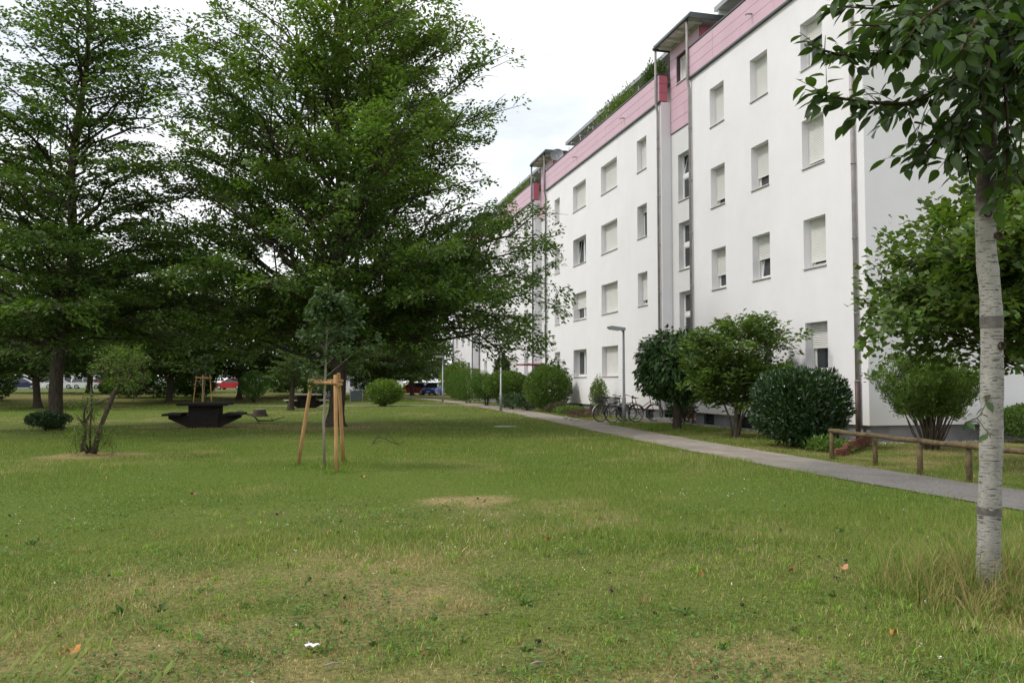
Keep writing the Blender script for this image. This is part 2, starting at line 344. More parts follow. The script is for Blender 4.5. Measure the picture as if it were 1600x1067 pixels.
def path_mat():
    m = mat('sandy path turning grey', (.2, .2, .2), .95, .15, bump=.5, bscale=120); n, l = m.node_tree.nodes, m.node_tree.links; p = n['Principled BSDF']
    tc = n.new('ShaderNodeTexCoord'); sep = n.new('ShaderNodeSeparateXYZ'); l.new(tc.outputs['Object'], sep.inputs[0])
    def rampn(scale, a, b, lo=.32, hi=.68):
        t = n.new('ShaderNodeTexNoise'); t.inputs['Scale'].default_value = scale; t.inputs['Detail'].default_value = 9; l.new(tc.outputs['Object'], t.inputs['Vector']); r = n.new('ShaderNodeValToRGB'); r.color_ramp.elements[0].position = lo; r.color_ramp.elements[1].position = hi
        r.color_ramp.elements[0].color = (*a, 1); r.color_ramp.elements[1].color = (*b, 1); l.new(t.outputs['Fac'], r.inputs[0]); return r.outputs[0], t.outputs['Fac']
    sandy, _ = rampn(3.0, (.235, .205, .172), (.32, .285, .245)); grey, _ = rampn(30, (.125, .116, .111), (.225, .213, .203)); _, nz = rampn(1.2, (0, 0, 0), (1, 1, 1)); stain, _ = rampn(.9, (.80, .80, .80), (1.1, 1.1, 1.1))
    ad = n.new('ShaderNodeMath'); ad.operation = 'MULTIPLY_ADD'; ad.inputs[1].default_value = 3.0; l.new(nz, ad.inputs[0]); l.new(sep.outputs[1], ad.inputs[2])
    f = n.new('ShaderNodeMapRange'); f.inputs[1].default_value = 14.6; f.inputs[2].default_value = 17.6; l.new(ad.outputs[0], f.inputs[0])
    mx = n.new('ShaderNodeMix'); mx.data_type = 'RGBA'; l.new(f.outputs[0], mx.inputs[0]); l.new(grey, mx.inputs[6]); l.new(sandy, mx.inputs[7])  # path colour goes from sandy to darker grey towards the near end
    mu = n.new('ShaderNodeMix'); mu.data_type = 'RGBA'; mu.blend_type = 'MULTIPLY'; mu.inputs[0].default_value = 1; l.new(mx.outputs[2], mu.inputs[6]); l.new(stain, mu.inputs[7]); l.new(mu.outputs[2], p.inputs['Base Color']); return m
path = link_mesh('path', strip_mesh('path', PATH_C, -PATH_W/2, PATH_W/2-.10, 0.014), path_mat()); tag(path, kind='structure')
path3 = link_mesh('side_path', strip_mesh('side_path', [(11.2, 55.0), (7, 56.0), (0, 57.5), (-6, 59.5)], -0.6, 0.6, 0.02), M['path']); tag(path3, kind='structure')
road = link_mesh('road', strip_mesh('road', [(-140, 122), (-60, 121), (-10, 120), (20, 119), (80, 116)], -4.0, 4.0, 0.03), M['asphalt']); tag(road, kind='structure')
pad = MB(); pad.box(11.0, 14.5, 29.6, 32.4, -0.05, 0.022); o = pad.build('entrance_pavement', M['path']); tag(o, kind='structure')
pad = MB(); pad.box(11.6, 14.5, 48.6, 51.4, -0.05, 0.022); o = pad.build('entrance_pavement', M['path']); tag(o, kind='structure')
gv = MB()
for k in range(700):
    x, y = random.uniform(14.1, 14.62), random.uniform(18.9, 29.2)
    if random.random() < .5: x, y = random.uniform(14.5, 22), random.uniform(18.35, 18.85)
    gv.obox(Matrix.Translation((x, y, 0.012)) @ Matrix.Rotation(random.uniform(0, 6), 4, Vector((random.random(), random.random(), 1))), random.uniform(.02, .05), random.uniform(.02, .04), random.uniform(.015, .03))
o = gv.build('gravel', M['stone']); tag(o, kind='stuff', label='pale gravel strip along the foot of the building')

# ------------------------------------------------------------------ the apartment building
FX = 14.6; S_END = [(18.92, 29.1), (31.75, 48.6), (51.25, 68.1), (70.75, 80.7)]
RECX = 15.05; REC = [(29.1, 31.75), (48.6, 51.25), (68.1, 70.75)]
ZROW = [(1.90, 3.36), (4.99, 6.45), (8.01, 9.46), (11.02, 12.45)]
Z_WB, Z_WT, Z_PT = 0.45, 13.42, 14.60
bld = thing('apartment_building', (FX, 18.92, 0), 'long white four storey apartment block with pink panelled parapet and recessed stairwells', 'building')
OFF = Vector((FX, 18.92, 0))
class BB(MB):
    """mesh builder in world coordinates whose object hangs under the building"""
    def build(s, name, material, parent=None):
        par = parent or bld
        off = OFF if par is bld else OFF + par.location
        s.v = [(x-off.x, y-off.y, z-off.z) for x, y, z in s.v]
        return link_mesh(name, s.mesh(name), material, par)
def facade(x, s0, s1, z0, z1, openings, depth=0.30):
    m = BB(); S = sorted({s0, s1, *[a for o in openings for a in o[:2]]}); Z = sorted({z0, z1, *[a for o in openings for a in o[2:4]]})
    for i in range(len(S)-1):
        for j in range(len(Z)-1):
            cs, cz = (S[i]+S[i+1])/2, (Z[j]+Z[j+1])/2
            if any(a < cs < b and c < cz < d for a, b, c, d in openings): continue
            m.poly([(x, S[i], Z[j]), (x, S[i], Z[j+1]), (x, S[i+1], Z[j+1]), (x, S[i+1], Z[j])])
    for a, b, c, d in openings:
        X = x + depth
        m.poly([(x,a,c),(X,a,c),(X,a,d),(x,a,d)]); m.poly([(x,b,c),(x,b,d),(X,b,d),(X,b,c)])
        m.poly([(x,a,d),(X,a,d),(X,b,d),(x,b,d)]); m.poly([(x,a,c),(x,b,c),(X,b,c),(X,a,c)])
    return m
def window(s0, s1, z0, z1, x=FX+0.29, shut=0.0, style='single', tilt=False, curtain=False, xs=None):
    """part 'window' (its frame) with glass_pane, roller_shutter, window_sill as sub-parts; x is the outer face of the frame"""
    fr = BB(); t = 0.065; X1 = x + 0.07; e = 0.003
    fr.box(x, X1, s0+e, s0+t, z0+e, z1-e); fr.box(x, X1, s1-t, s1-e, z0+e, z1-e)
    fr.box(x, X1, s0+t, s1-t, z0+e, z0+t+0.01); fr.box(x, X1, s0+t, s1-t, z1-t, z1-e)
    panes = []
    if style == 'double':
        c = (s0+s1)/2; fr.box(x-0.012, X1, c-0.055, c+0.055, z0+t+.011, z1-t-.001); panes = [(s0+t, c-0.055), (c+0.055, s1-t)]
    else: panes = [(s0+t, s1-t)]
    zt = None
    if style == 'stair':
        zt = z0 + (z1-z0)*0.52; fr.box(x-0.006, X1, s0+t+.001, s1-t-.001, zt-0.07, zt+0.07)
    w = fr.build('window', M['pvc'])
    for a, b in panes:
        for (za, zb, tl) in ([(z0+t, zt-0.07, False), (zt+0.07, z1-t, tilt)] if zt else [(z0+t, z1-t, tilt)]):
            k = 0.045
            g = BB(); xo = x + 0.012
            off = 0.0
            sash = BB()
            sash.box(xo, xo+.05, a+.002, a+k, za+.012, zb-.002); sash.box(xo, xo+.05, b-k, b-.002, za+.012, zb-.002)
            sash.box(xo, xo+.05, a+k, b-k, za+.012, za+k+.012); sash.box(xo, xo+.05, a+k, b-k, zb-k, zb-.002)
            g.poly([(xo+.03, a+k, za+k), (xo+.03, a+k, zb-k), (xo+.03, b-k, zb-k), (xo+.03, b-k, za+k)])
            if tl:      # a tilted sash leans inwards at the top
                an = math.atan2(0.16, zb-za)
                def lean(v): return (v[0]+ (v[2]-za)*math.tan(an), v[1], v[2])
                sash.v = [lean(v) for v in sash.v]; g.v = [lean(v) for v in g.v]
                dk = BB(); dk.poly([(xo+.40, a, za), (xo+.40, a, zb), (xo+.40, b, zb), (xo+.40, b, za)]); dk.build('dark_room', M['void'], w)
            sash.build('sash', M['pvc'], w); g.build('glass_pane', M['curtain'] if curtain else M['glass'], w)
    if shut > 0:
        sh = BB(); zb = z1 - (z1-z0)*shut; n = max(1, int(round((z1-zb)/0.052))); h = (z1-zb)/n; xa = x - 0.045
        for i in range(n):
            za = zb + i*h
            sh.poly([(xa, s0+.03, za+.007), (xa-.010, s0+.03, za+h*0.5), (xa-.010, s1-.03, za+h*0.5), (xa, s1-.03, za+.007)])
            sh.poly([(xa-.010, s0+.03, za+h*0.5), (xa, s0+.03, za+h), (xa, s1-.03, za+h), (xa-.010, s1-.03, za+h*0.5)])
            sh.poly([(xa+.006, s0+.03, za), (xa, s0+.03, za+.007), (xa, s1-.03, za+.007), (xa+.006, s1-.03, za)])
        sh.box(xa-.012, xa+.012, s0+.03, s1-.03, zb-.03, zb)
        sh.box(xa-.016, xa+.03, s0+.002, s0+.045, z0+.03, z1-.002); sh.box(xa-.016, xa+.03, s1-.045, s1-.002, z0+.03, z1-.002)
        sh.build('roller_shutter', M['shutter'], w)
    sl = BB(); xo = (xs if xs is not None else FX) - 0.045
    sl.v += [(xo, s0-.02, z0-.035), (x-.002, s0-.02, z0-.004), (x-.002, s1+.02, z0-.004), (xo, s1+.02, z0-.035),
             (xo, s0-.02, z0-.004), (x-.002, s0-.02, z0+.026), (x-.002, s1+.02, z0+.026), (xo, s1+.02, z0-.004)]
    sl.v = [(X, min(max(Y, s0-.02 if X < (xs or FX) else s0+.002), s1+.02 if X < (xs or FX) else s1-.002), Zz) for X, Y, Zz in sl.v]
    sl.f += [(0,3,2,1),(4,5,6,7),(0,1,5,4),(1,2,6,5),(2,3,7,6),(3,0,4,7)]; sl.sm += [False]*6
    sl.build('window_sill', M['sill'], w)
    return w
# shutter states read off the photograph, rows from the ground up: (fraction closed, style, tilted)
COLS1 = [(20.65, 21.73, [(.50,'single',0), (.86,'single',0), (.87,'single',0), (.36,'single',0)]),
         (23.57, 24.64, [(.30,'single',0), (.52,'single',1), (.70,'single',0), (.93,'single',0)]),
         (26.43, 27.48, [(.45,'single',0), (.64,'single',0), (.80,'single',0), (1.0,'single',0)])]
COLS2 = [(33.30, 34.36, [(.62,'single',0), (.80,'single',0), (.18,'single',0), (1.0,'single',0)]),
         (36.80, 38.98, [(1.0,'single',0), (.93,'double',0), (.94,'double',0), (1.0,'single',0)]),
         (41.28, 43.42, [(.0,'double',0), (.55,'double',0), (.0,'double',1), (.90,'double',0)]),
         (45.86, 46.88, [(1.0,'single',0), (1.0,'single',0), (.95,'single',0), (1.0,'single',0)])]
COLS3 = [(a+19.5, b+19.5, [(.7,'single',0), (1.0,'single',0), (.4,'single',0), (.9,'single',0)][k:] + [(.7,'single',0), (1.0,'single',0), (.4,'single',0), (.9,'single',0)][:k]) for k, (a, b, _) in enumerate(COLS2)]
COLS4 = [(70.75+29.1-b, 70.75+29.1-a, [(.8,'single',0), (.3,'single',0), (1.0,'single',0), (.6,'single',0)]) for a, b, _ in COLS1]
for (s0, s1), cols in zip(S_END, (COLS1, COLS2, COLS3, COLS4)):
    ops = [(a, b, z0, z1) for a, b, _ in cols for z0, z1 in ZROW]
    m = facade(FX, s0, s1, Z_WB, Z_WT, ops)
    m.poly([(FX, s0, Z_WB), (FX, s1, Z_WB), (FX+.12, s1, Z_WB), (FX+.12, s0, Z_WB)])
    for s, sg in ((s0, 1), (s1, -1)):                                  # returns into the stairwell recess
        if s > 19: m.poly([(FX, s, Z_WB), (RECX+.3, s, Z_WB), (RECX+.3, s, Z_WT), (FX, s, Z_WT)])
    m.build('wall', M['stucco'])
    for a, b, rows in cols:
        for (z0, z1), (sh, st, tl) in zip(ZROW, rows): window(a, b, z0, z1, shut=sh, style=st, tilt=bool(tl))
g = BB(); g.poly([(FX, 18.92, Z_WB), (25.6, 18.92, Z_WB), (25.6, 18.92, Z_PT), (FX, 18.92, Z_PT)])
g.poly([(FX, 18.92, Z_WB), (25.6, 18.92, Z_WB), (25.6, 19.05, Z_WB), (FX, 19.05, Z_WB)])
g.poly([(25.6, 18.92, Z_WB), (25.6, 80.7, Z_WB), (25.6, 80.7, Z_PT), (25.6, 18.92, Z_PT)]); g.poly([(FX, 80.7, Z_WB), (25.6, 80.7, Z_WB), (25.6, 80.7, Z_PT), (FX, 80.7, Z_PT)])
g.build('gable_wall', M['stucco'])
# plinth with basement windows, set back under the insulation
BASE_W = [(24.99, 25.86), (27.62, 28.41), (33.0, 33.8), (36.6, 37.4), (38.6, 39.4), (40.3, 41.1), (42.2, 43.0), (44.4, 45.2), (46.4, 47.2), (53.0, 53.8), (56.5, 57.3), (61, 61.8), (65, 65.8), (74, 74.8), (22.0, 22.8)]
for s0, s1 in S_END:
    ops = [(a, b, 0.02, 0.42) for a, b in BASE_W if s0 < a < s1]
    m = facade(FX+.10, s0+.10, s1-.02, -0.2, Z_WB, ops, 0.16)
    if s0 < 19: m.poly([(FX+.10, s0+.10, -.2), (25.5, s0+.10, -.2), (25.5, s0+.10, Z_WB), (FX+.10, s0+.10, Z_WB)])
    m.build('plinth', M['plinth'])
for a, b in BASE_W:
    w = BB(); x = FX+.2
    w.poly([(x+.05, a, .02), (x+.05, a, .42), (x+.05, b, .42), (x+.05, b, .02)])
    w = w.build('basement_window', M['void'])
    gr = BB()
    gr.box(x-.01, x+.02, a+.002, a+.03, .022, .418); gr.box(x-.01, x+.02, b-.03, b-.002, .022, .418); gr.box(x-.01, x+.02, a+.03, b-.03, .022, .045); gr.box(x-.01, x+.02, a+.03, b-.03, .395, .418)
    for k in range(1, 6): gr.box(x, x+.012, a+.03, b-.03, .045+k*.055, .055+k*.055)
    gr.build('grille', M['metal_dark'], w)
    sl = BB(); sl.box(FX-.02, FX+.18, a-.06, b+.06, -.05, .016); sl.build('basement_sill', M['stone'], w)
# stairwell recesses
def panel_rows(x, s0, s1, z0, z1, rows, ncols, material, t=0.03, name='cladding_panel', ends=0.0):
    """individual panels with open joints, facing -x"""
    hz = (z1-z0)/rows; hs = (s1-s0)/ncols; j = 0.007
    for r in range(rows):
        for c in range(ncols):
            a, b, za, zb = s0+c*hs+j*.6, s0+(c+1)*hs-j*.6, z0+r*hz+j, z0+(r+1)*hz-j
            m = BB(); dx = random.uniform(-.003, .003)
            m.box(x+dx, x+t+dx, a, b, za, zb); m.build(name, material)
for k, (s0, s1) in enumerate(REC):
    sw = [((s0+s1)/2-.68, (s0+s1)/2+.68, za, zb) for za, zb in ((3.36, 5.28), (6.20, 8.13), (9.05, 10.98))]
    door = [((s0+s1)/2-.95, (s0+s1)/2+.95, 0.16, 2.55)]
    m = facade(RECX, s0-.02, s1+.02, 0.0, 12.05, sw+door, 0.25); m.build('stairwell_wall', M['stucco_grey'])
    for i, (a, b, za, zb) in enumerate(sw): window(a, b, za, zb, x=RECX+.2, style='stair', tilt=(i == 2), xs=RECX)
    # upper pink cladding with the landing window
    wa, wb, za, zb = (s0+s1)/2-.60, (s0+s1)/2+.72, 13.98, 15.12
    bk = facade(RECX+.02, s0+.002, s1-.002, 12.05, 15.85, [(wa, wb, za, zb)], 0.20); bk.build('stairwell_back', M['seam'])
    xP = RECX-.02
    for (a, b, c, d, rows, cols_) in ((s0+.01, s1-.01, 12.05, za-.02, 4, 2), (s0+.01, wa, za-.02, zb+.02, 3, 1), (wb, s1-.01, za-.02, zb+.02, 3, 1), (s0+.01, s1-.01, zb+.02, 15.60, 1, 2)):
        panel_rows(xP, a, b, c, d, rows, cols_, M['pink'])
    window(wa, wb, za, zb, x=RECX+.16, style='double', tilt=False, curtain=(k == 0), xs=RECX-.02)
    fl = BB(); fl.box(RECX-.035, RECX+.03, s0+.01, s1-.01, 12.015, 12.047); fl.build('drip_edge', M['metal_dark'])
    pr = BB(); pr.box(RECX-.03, RECX+.015, s0+.01, s1-.01, 15.605, 15.72); pr.build('fascia_board', M['soffit'])
    # the stair tower sides above the parapet
    for sd in (s0-.03, s1):
        for r in range(4):
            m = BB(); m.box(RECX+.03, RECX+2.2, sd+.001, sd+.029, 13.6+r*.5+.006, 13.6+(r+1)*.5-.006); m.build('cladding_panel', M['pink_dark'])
    # roof over the stair tower
    ra, rb = s0-.50, s1+.20
    rf = BB(); rf.box(14.40, 17.4, ra, rb, 15.78, 15.86); r_o = rf.build('tower_roof', M['metal_green'])
    sf = BB(); sf.box(14.46, 17.3, ra+.06, rb-.06, 15.74, 15.778); sf.build('soffit', M['soffit'], r_o)
    gt_ = BB(); gt_.tube([(14.37, ra-.02, 15.73), (14.37, rb+.02, 15.73)], 0.06, 10); gt_.box(14.38, 17.4, ra-.045, ra-.003, 15.66, 15.88); gt_.box(14.38, 17.4, rb+.003, rb+.045, 15.66, 15.88); gt_.box(14.375, 14.402, ra, rb, 15.70, 15.87)
    gt_.build('gutter', M['metal_dark'], r_o)
    for q in range(4):
        rt = BB(); s = ra+.35+q*(rb-ra-.7)/3; rt.box(14.48, 15.06, s-.05, s+.05, 15.60, 15.738); rt.build('rafter', M['soffit'], r_o)
    # entrance door, step and glass canopy on red metal
    a, b = door[0][:2]
    d_ = BB(); d_.box(RECX+.12, RECX+.18, a+.002, a+.09, .162, 2.548); d_.box(RECX+.12, RECX+.18, b-.09, b-.002, .162, 2.548); d_.box(RECX+.12, RECX+.18, a+.09, b-.09, 2.44, 2.548)
    d_.box(RECX+.12, RECX+.18, (a+b)/2-.10, (a+b)/2+.02, .162, 2.44); d_.box(RECX+.13, RECX+.17, a+.09, (a+b)/2-.10, .162, .62); d_.box(RECX+.13, RECX+.17, (a+b)/2+.02, b-.09, .162, .62)
    d_ = d_.build('entrance_door', M['red_paint'])
    gl = BB(); gl.poly([(RECX+.15, a+.05, .6), (RECX+.15, a+.05, 2.5), (RECX+.15, b-.05, 2.5), (RECX+.15, b-.05, .6)]); gl.build('door_glass', M['glass'], d_)
    hd = BB(); hd.tube([(RECX+.08, (a+b)/2+.06, .9), (RECX+.08, (a+b)/2+.06, 1.4)], .015, 6); hd.build('door_handle', M['chrome'], d_)
    st = BB(); st.box(14.05, RECX-.002, s0+.15, s1-.15, -.05, .155); st.build('doorstep', M['stone'])
    cn = BB(); ca, cb = s0+.25, s1+.15
    cn.box(13.35, 13.41, ca, cb, 2.66, 2.72); cn.box(13.41, RECX, ca, ca+.06, 2.66, 2.72); cn.box(13.41, RECX, cb-.06, cb, 2.66, 2.72); cn.box(13.41, RECX, (ca+cb)/2-.03, (ca+cb)/2+.03, 2.66, 2.72)
    cn = cn.build('door_canopy', M['red_paint'])
    cg = BB(); cg.box(13.38, RECX, ca+.02, cb-.02, 2.722, 2.74); cg.build('canopy_pane', M['canopy_glass'], cn)
    rd = BB()
    for s in (ca+.03, cb-.03): rd.tube([(13.45, s, 2.72), (RECX, s, 3.32)], .012, 5)
    rd.build('canopy_rod', M['galv'], cn)
# pink parapets: three rows of panels, dark joint behind, coping, shadow gap below
PX = FX-.09
for s0, s1 in S_END:
    e0 = s0 + (0.0 if s0 < 19 else 0.0)
    bk = BB(); bk.box(PX+.035, FX+.26, s0+.03, s1-.03, Z_WT+.02, Z_PT-.02); bk.build('parapet', M['seam'])
    n = max(3, int(round((s1-s0)/2.05)))
    panel_rows(PX, s0, s1, Z_WT+.03, Z_PT-.03, 3, n, M['pink'])
    for s in (s0, s1-.03):
        for r in range(3):
            m = BB(); hz = (Z_PT-Z_WT-.06)/3; z = Z_WT+.03+r*hz
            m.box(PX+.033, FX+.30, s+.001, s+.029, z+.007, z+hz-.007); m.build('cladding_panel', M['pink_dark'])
    cp = BB(); cp.box(PX-.03, FX+.34, s0-.02, s1+.02, Z_PT-.015, Z_PT+.03); cp.build('coping', M['metal_dark'])
    dr = BB(); dr.box(PX-.005, FX+.02, s0+.005, s1-.005, Z_WT-.03, Z_WT+.02); dr.build('drip_edge', M['metal_dark'])
deck = BB(); deck.box(RECX+.35, 25.5, 19.0, 80.6, 13.3, 13.45); deck.build('roof_deck', M['metal_dark'])
# set-back penthouse with overhanging roof
for (s0, s1) in ((19.4, 28.3), (32.9, 47.2), (52.4, 66.7), (72.0, 80.0)):
    pw = BB(); pw.box(17.3, 24.5, s0, s1, 13.45, 16.05); pw.build('penthouse_wall', M['soffit'])
    pr = BB(); pr.box(15.62, 25.0, s0-.4, s1+.6, 16.14, 16.30); pr_o = pr.build('penthouse_roof', M['soffit'])
    ed = BB(); ed.box(15.585, 15.618, s0-.4, s1+.6, 16.12, 16.32); ed.build('roof_edge', M['galv'], pr_o)
    k = s0
    while k < s1+.5:
        rt = BB(); rt.box(15.66, 17.3, k-.06, k+.06, 15.98, 16.138); rt.build('rafter', M['soffit'], pr_o); k += 1.55
    rl = BB()
    n = int((s1-s0)/1.9)
    for q in range(n+1): rl.tube([(14.95, s0+q*(s1-s0)/n, 14.6), (14.95, s0+q*(s1-s0)/n, 15.25 if s0 > 30 else 14.7)], .018, 6)
    rl.build('railing_post', M['galv'])
    gl = BB(); q = s0+1
    while q < s1-1.5:
        gl.box(17.28, 17.299, q, q+1.4, 13.7, 15.7); q += 3.1
    gl.build('terrace_glazing', M['glass'])
# rain pipes with clips
def downpipe(s, z0, z1, material, r=.052, x=FX-.085, top=None, lower=None):
    m = BB(); pts = [(x, s, z0), (x, s, z1)]
    if top: pts += [(x-.02, s, z1+.12), (top[0], top[1], z1+.35), (top[0], top[1], top[2])]
    m.tube(pts, r, 10)
    z = z0+1.2
    while z < z1-.3:
        m.tube([(x, s, z-.02), (x, s, z+.02)], r+.012, 10); m.box(x+r, FX+.002, s-.012, s+.012, z-.014, z+.014); z += 2.05
    if lower: m.tube([(x, s, lower-.04), (x, s, lower)], r+.02, 10)
    p = m.build('downpipe', material)
    if lower:
        q = BB(); q.tube([(x, s, -.1), (x, s, lower-.04)], r+.014, 10); q.build('standpipe', M['pipe_base'], p)
downpipe(19.28, 0.2, 13.30, M['copper'], lower=1.65)
for k, (s0, s1) in enumerate(REC):
    mt = M['copper'] if k == 0 else M['steel_pipe']
    downpipe(s0-.14, 0.0, 13.0, mt, top=(PX-.07, s0-.14, 15.72)); downpipe(s1+.16, 0.0, 13.0, mt, top=(PX-.07, s1+.16, 15.72))
downpipe(80.4, 0.0, 13.3, M['steel_pipe'])
for s in (24.3, 35.6, 42.5, 55.6, 62.0):
    m = BB(); m.tube([(PX+.02, s, 13.92), (PX-.20, s, 13.90), (PX-.24, s, 13.86)], .028, 8); m.build('water_spout', M['copper'])
# ------------------------------------------------------------------ vegetation: leaves
def leaves_mesh(name, pos, direc, nrm, length, width, tint, fold=0.18):
    """one folded diamond leaf (two triangles) per row, tinted by the leaf's own colour"""
    d = norm(direc); s = norm(np.cross(d, nrm)); n = np.cross(s, d); L = length[:, None]; W = width[:, None]
    mid = pos + d*L*0.45
    v = np.stack([pos, mid + s*W*0.5 + n*W*fold, pos + d*L, mid - s*W*0.5 + n*W*fold], 1).reshape(-1, 3)
    b = np.arange(len(pos))*4
    t = np.concatenate([np.stack([b, b+1, b+2], 1), np.stack([b, b+2, b+3], 1)])
    return np_mesh(name, v, t, np.repeat(tint, 4, 0))
def leaf_tint(n, lo=0.7, hi=1.3, yellow=None):
    k = rng.uniform(lo, hi, n)[:, None]; c = np.ones((n, 3))*k
    c *= 1 + rng.normal(0, 0.06, (n, 3))
    if yellow is not None: c = c*(1-yellow[:, None]) + c*np.array([1.95, 1.6, 1.0])*yellow[:, None]
    return np.clip(c, 0.2, 4)
def bez(p0, p1, p2, p3, t):
    t = np.asarray(t)[:, None]; return p0*(1-t)**3 + 3*p1*t*(1-t)**2 + 3*p2*t*t*(1-t) + p3*t**3
def spray_leaves(o, d, up, slen, nl, leaf, flat=0.35, spread=0.42, droop=0.15, wl=0.55):
    """arrays of sprays -> arrays of leaves, laid out as flattened fans"""
    S = len(o); d = norm(d); side = norm(np.cross(d, up)); up2 = np.cross(side, d)
    t = (np.arange(nl) + rng.uniform(0, 1, (S, nl)))/nl
    sg = np.where(rng.random((S, nl)) < .5, -1, 1)
    lat = sg*rng.uniform(0.02, 1, (S, nl))*spread*np.sin(np.clip(t*0.85+.12, 0, 1)*PI)**0.7
    sl = slen[:, None]
    p = o[:, None] + d[:, None]*(t*sl)[..., None] + side[:, None]*(lat*sl)[..., None] + up2[:, None]*(rng.normal(0, flat*0.22, (S, nl))*sl)[..., None]
    p[..., 2] -= droop*sl*(t**2)
    ld = d[:, None]*0.75 + side[:, None]*(sg*rng.uniform(.3, 1.0, (S, nl)))[..., None] + rng.normal(0, .25, (S, nl, 3)); ld[..., 2] -= 0.22
    n = np.broadcast_to(up[:, None], p.shape) + rng.normal(0, .42, p.shape)
    P, D, N = p.reshape(-1, 3), ld.reshape(-1, 3), n.reshape(-1, 3)
    L = leaf*rng.uniform(.7, 1.25, len(P))
    return P, D, N, L, L*wl*rng.uniform(.85, 1.15, len(P)), np.repeat(np.arange(S), nl)

